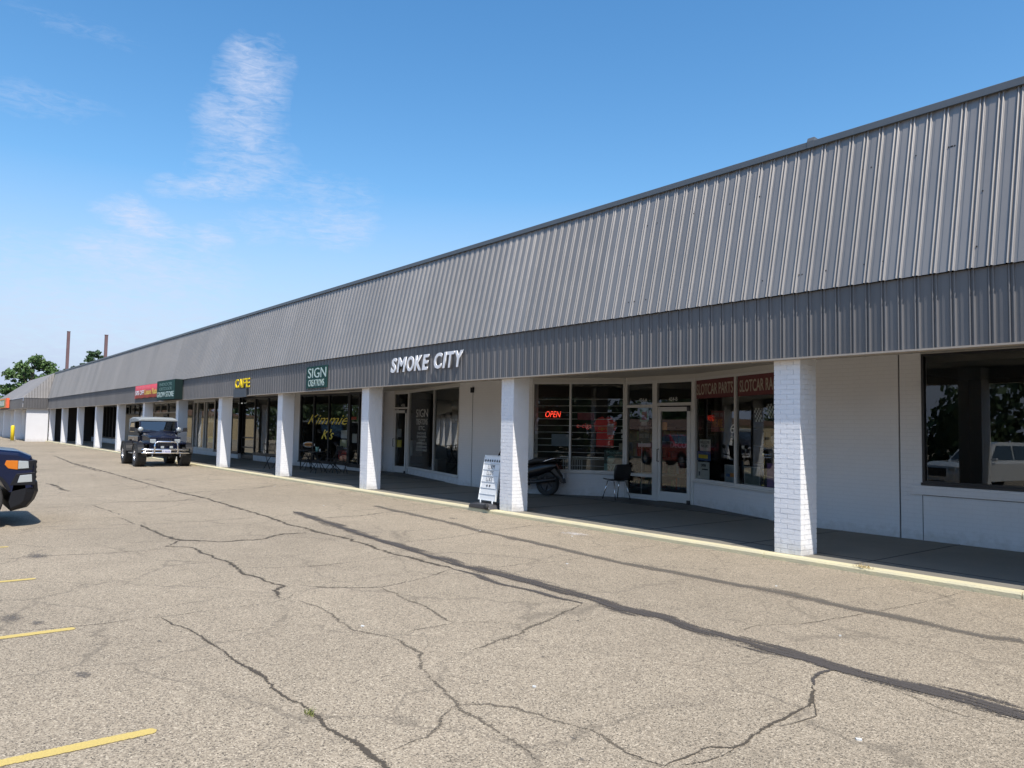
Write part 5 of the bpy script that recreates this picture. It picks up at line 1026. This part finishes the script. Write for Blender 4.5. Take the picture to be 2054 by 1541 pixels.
# ---- trees
def leafmat(n, c):
    m = bpy.data.materials.new(n); m.use_nodes = True; nt = m.node_tree; p = nt.nodes['Principled BSDF']; l = nt.links.new; p.inputs['Roughness'].default_value = .6
    gi = N(nt, 'ShaderNodeNewGeometry'); mx = N(nt, 'ShaderNodeMix', data_type='RGBA'); l(gi.outputs['Random Per Island'], mx.inputs[0]); mx.inputs[6].default_value = (*[v * .55 for v in c], 1); mx.inputs[7].default_value = (*[v * 1.5 for v in c], 1); l(mx.outputs[2], p.inputs['Base Color'])
    p.inputs['Subsurface Weight'].default_value = 0; return m
lf1 = leafmat('broad_leaf', (.07, .125, .035)); lf2 = leafmat('dark_leaf', (.035, .07, .025)); lf3 = leafmat('far_leaf', (.05, .085, .03)); bark = mat('bark', (.09, .07, .05), .9, noise_=.3)
def tree(loc, h, clumps, leaf, size, per, label, name='broadleaf_tree', seed=1, trunk_r=.35, grp=None, trunk_h=None, cat='tree'):
    rr = random.Random(seed); t = empty(name, loc, 0, label, cat, grp)
    b = MB(); th = trunk_h or h * .45
    b.tube([(0, 0, -2.5), (.1, 0, th * .5), (0, .1, th), (.1, 0, h * .8)], [trunk_r, trunk_r * .8, trunk_r * .55, trunk_r * .15], 8)
    for cx, cy, cz, r_, *_ in clumps[::2]: b.tube([(0, 0, th * .8), (cx * .5, cy * .5, (th * .8 + cz) / 2 + .2), (cx, cy, cz)], [trunk_r * .4, trunk_r * .25, trunk_r * .08], 6)
    b.build('trunk', bark, t)
    b = MB()
    for cx, cy, cz, r_, *fl_ in clumps:
        fz = fl_[0] if fl_ else .7
        # sub clumps
        for k in range(max(3, int(per / 34))):
            d = Vector((rr.gauss(0, 1), rr.gauss(0, 1), rr.gauss(0, 1))).normalized() * r_ * rr.uniform(.35, 1.); d.z *= fz
            q = Vector((cx, cy, cz)) + d; sr = r_ * rr.uniform(.2, .36)
            for j in range(34):
                e = Vector((rr.gauss(0, 1), rr.gauss(0, 1), rr.gauss(0, .7))) * sr * .55; c_ = q + e; s_ = size * rr.uniform(.6, 1.3)
                a = Vector((rr.gauss(0, 1), rr.gauss(0, 1), rr.gauss(0, .6))).normalized(); u = a.orthogonal().normalized(); v = a.cross(u); g_ = rr.uniform(0, PI); u, v = u * math.cos(g_) + v * math.sin(g_), v * math.cos(g_) - u * math.sin(g_)
                b.face([c_ - u * s_, c_ + v * s_ * .55, c_ + u * s_, c_ - v * s_ * .55])
    b.build('crown', leaf, t, weld=False); return t
tree((-122, 13.2, 0), 11, [(0, .4, 9.6, 1.2), (-1, 1.5, 9.1, 1.3), (0, -1.1, 8.7, 1.2), (1, -2.3, 7.6, 1.1), (0, 2.5, 8.2, 1.2), (-1, 0, 7.6, 1.6), (1, 2.0, 7.2, 1.4), (0, -2.6, 5.9, 1.1), (1, -.9, 5.9, 1.4), (0, 1.2, 5.6, 1.4), (0, -3.2, 4.3, .9), (0, 3.0, 6.6, 1.0)], lf1, .2, 700, 'large leafy green tree rising behind the hipped roof at the far left', seed=4, trunk_r=.4)
tree((-112, 18.9, 0), 11.2, [(0, .2, 10.4, .75), (0, .8, 9.8, .8), (0, -.5, 9.8, .8), (0, .3, 9.0, 1.0), (0, -1.2, 8.8, .5), (0, -2.1, 8.5, .4, .5), (0, -1.5, 8.1, .6), (0, 1.0, 8.4, .8), (0, -.4, 7.6, 1.), (0, -3., 8.1, .35, .5)], lf2, .16, 420, 'dark ragged tree top showing between the two rusty poles', 'dark_tree', seed=8, trunk_r=.25)
tree((-62, 17.2, 0), 8.5, [(0, .2, 8.2, .45), (0, .9, 8.4, .35, .5), (0, -.7, 8.0, .3, .5)], lf2, .09, 110, 'small tips of a tree just over the middle of the roof line', 'tree_top', seed=9, trunk_r=.2)
tree((-51, 15.9, 0), 8.4, [(0, 0, 8.05, .35, .5)], lf2, .08, 110, 'tiny tree tip just over the roof line right of the small tips', 'tree_top', seed=10, trunk_r=.15)
# belt of trees across the road, behind the viewer, mirrored in the shop glass
rr = random.Random(21); b = MB()
for i in range(34):
    x = -235 + i * 8.3 + rr.uniform(-2, 2); y = (-76, -90)[i % 2] + rr.uniform(-4, 4) + (x < -150) * (-x - 150) * .35; k = rr.uniform(.85, 1.25)
    for cx, cy, cz, r_ in [(0, 0, 9.6, 2.6), (2.4, 1, 7.5, 2.8), (-2.6, -1, 7.2, 2.8), (0, 2, 5.6, 3.), (3., -2, 4.6, 2.8), (-3., 1.5, 4., 2.8), (0, -2, 2.6, 3.), (3, 0, 1.4, 2.6), (-3, 0, 1.2, 2.6)]:
        for j in range(130):
            c_ = Vector((x, y, -2.2)) + Vector((cx + rr.gauss(0, .5) * r_, cy + rr.gauss(0, .5) * r_, cz + rr.gauss(0, .42) * r_)) * k; s_ = rr.uniform(.35, .75)
            a = Vector((rr.gauss(0, 1), rr.gauss(0, 1), rr.gauss(0, .6))).normalized(); u = a.orthogonal().normalized(); v = a.cross(u); b.face([c_ - u * s_, c_ + v * s_ * .6, c_ + u * s_, c_ - v * s_ * .6])
tag(b.build('tree_belt', lf3, weld=False), 'belt of roadside trees far across the lot, mirrored in the shop glass', 'trees', kind='stuff')

# ---- buildings beyond
def shed(name, loc, sx, sy, h, rh, wm, rm, label, wins=4):
    t = empty(name, loc, 0, label, 'building')
    b = MB(); b.box(-sx, sx, -sy, sy, -1.5, h); b.build('wall', wm, t)
    b = MB(); b.prism([(-sy - .4, h + .003), (0, h + rh), (sy + .4, h + .003), (sy + .4, h - .15), (-sy - .4, h - .15)], -sx - .4, sx + .4, axis='x'); b.build('roof', rm, t)
    for k in range(wins):
        x = -sx + (k + .5) * 2 * sx / wins
        for s_ in (-1, 1):
            b = MB(); b.box(x - .8, x + .8, min(s_ * (sy + .003), s_ * (sy + .06)), max(s_ * (sy + .003), s_ * (sy + .06)), 1.0, 2.3); f_ = b.build('window', M['alu'], t)
            b = MB(); b.box(x - .7, x + .7, min(s_ * (sy + .063), s_ * (sy + .08)), max(s_ * (sy + .063), s_ * (sy + .08)), 1.1, 2.2); b.build('pane', wg, f_)
    return t
stone = mat('tan_stone', (.42, .33, .2), .85, noise_=.35, scale=2.2); crm = mat('cream_siding', (.5, .47, .36), .8, noise_=.08); brn = mat('brown_shingle', (.16, .10, .075), .9, noise_=.3, scale=3)
shed('house', (-128, 9.3, 0), 6, 4.2, 3.2, 1.5, crm, brn, 'cream house with brown roof just visible at the far left behind the end unit')
shed('stone_building', (-205, -22, -1.4), 9, 24, 5.2, 1.8, stone, brn, 'long tan stone building past the far end of the lot', 6)
shed('stone_building', (-70, -62, -2.3), 22, 6, 4.2, 1.6, stone, brn, 'low tan stone building across the lot, mirrored in the flat shop windows', 8)

# ---- weeds and litter
def weed(x, y, z, r_, n, m_, label, hgt, seed):
    rr = random.Random(seed); b = MB()
    for i in range(n):
        a = rr.uniform(0, 2 * PI); d = rr.uniform(0, r_); c_ = Vector((x + d * math.cos(a), y + d * math.sin(a) * .5, z)); l_ = Vector((rr.gauss(0, .5), rr.gauss(0, .5), rr.uniform(.4, 1.2))) * hgt; w_ = Vector((rr.gauss(0, 1), rr.gauss(0, 1), 0)).normalized() * hgt * .1
        b.face([c_ - w_, c_ + w_, c_ + l_])
    tag(b.build('weed', m_, weld=False), label, 'weed')
weed(-4.29, 1.93, GZ, .05, 45, mat('weed_green', (.2, .22, .06), .8), 'small green weed tuft growing in the long diagonal crack', .035, 1)
weed(-4.74, KY + .03, -.0, .13, 60, mat('weed_dry', (.36, .27, .12), .8), 'dry brown grass tuft on the yellow kerb right of the nearest column', .045, 2)
b = MB(); rr = random.Random(12); litter = []
for (x, y) in ((-9.0, 8.35), (-7.2, 6.6), (-10.3, 7.5), (-4.9, 7.6), (-3.4, 6.2), (-3.9, 3.3), (-15.2, 7.0), (-2.2, 4.2), (-5.9, 3.1), (-20.5, 8.0)):
    b = MB(); s_ = rr.uniform(.012, .022); b.prism([(x - s_, y), (x - s_ * .3, y - s_ * .7), (x + s_, y - s_ * .2), (x + s_ * .4, y + s_ * .8)], GZ, GZ + .008, axis='z'); o = b.build('paper_scrap', white); tag(o, 'tiny white scrap lying on the parking lot', 'litter', 'white scraps scattered on the lot')
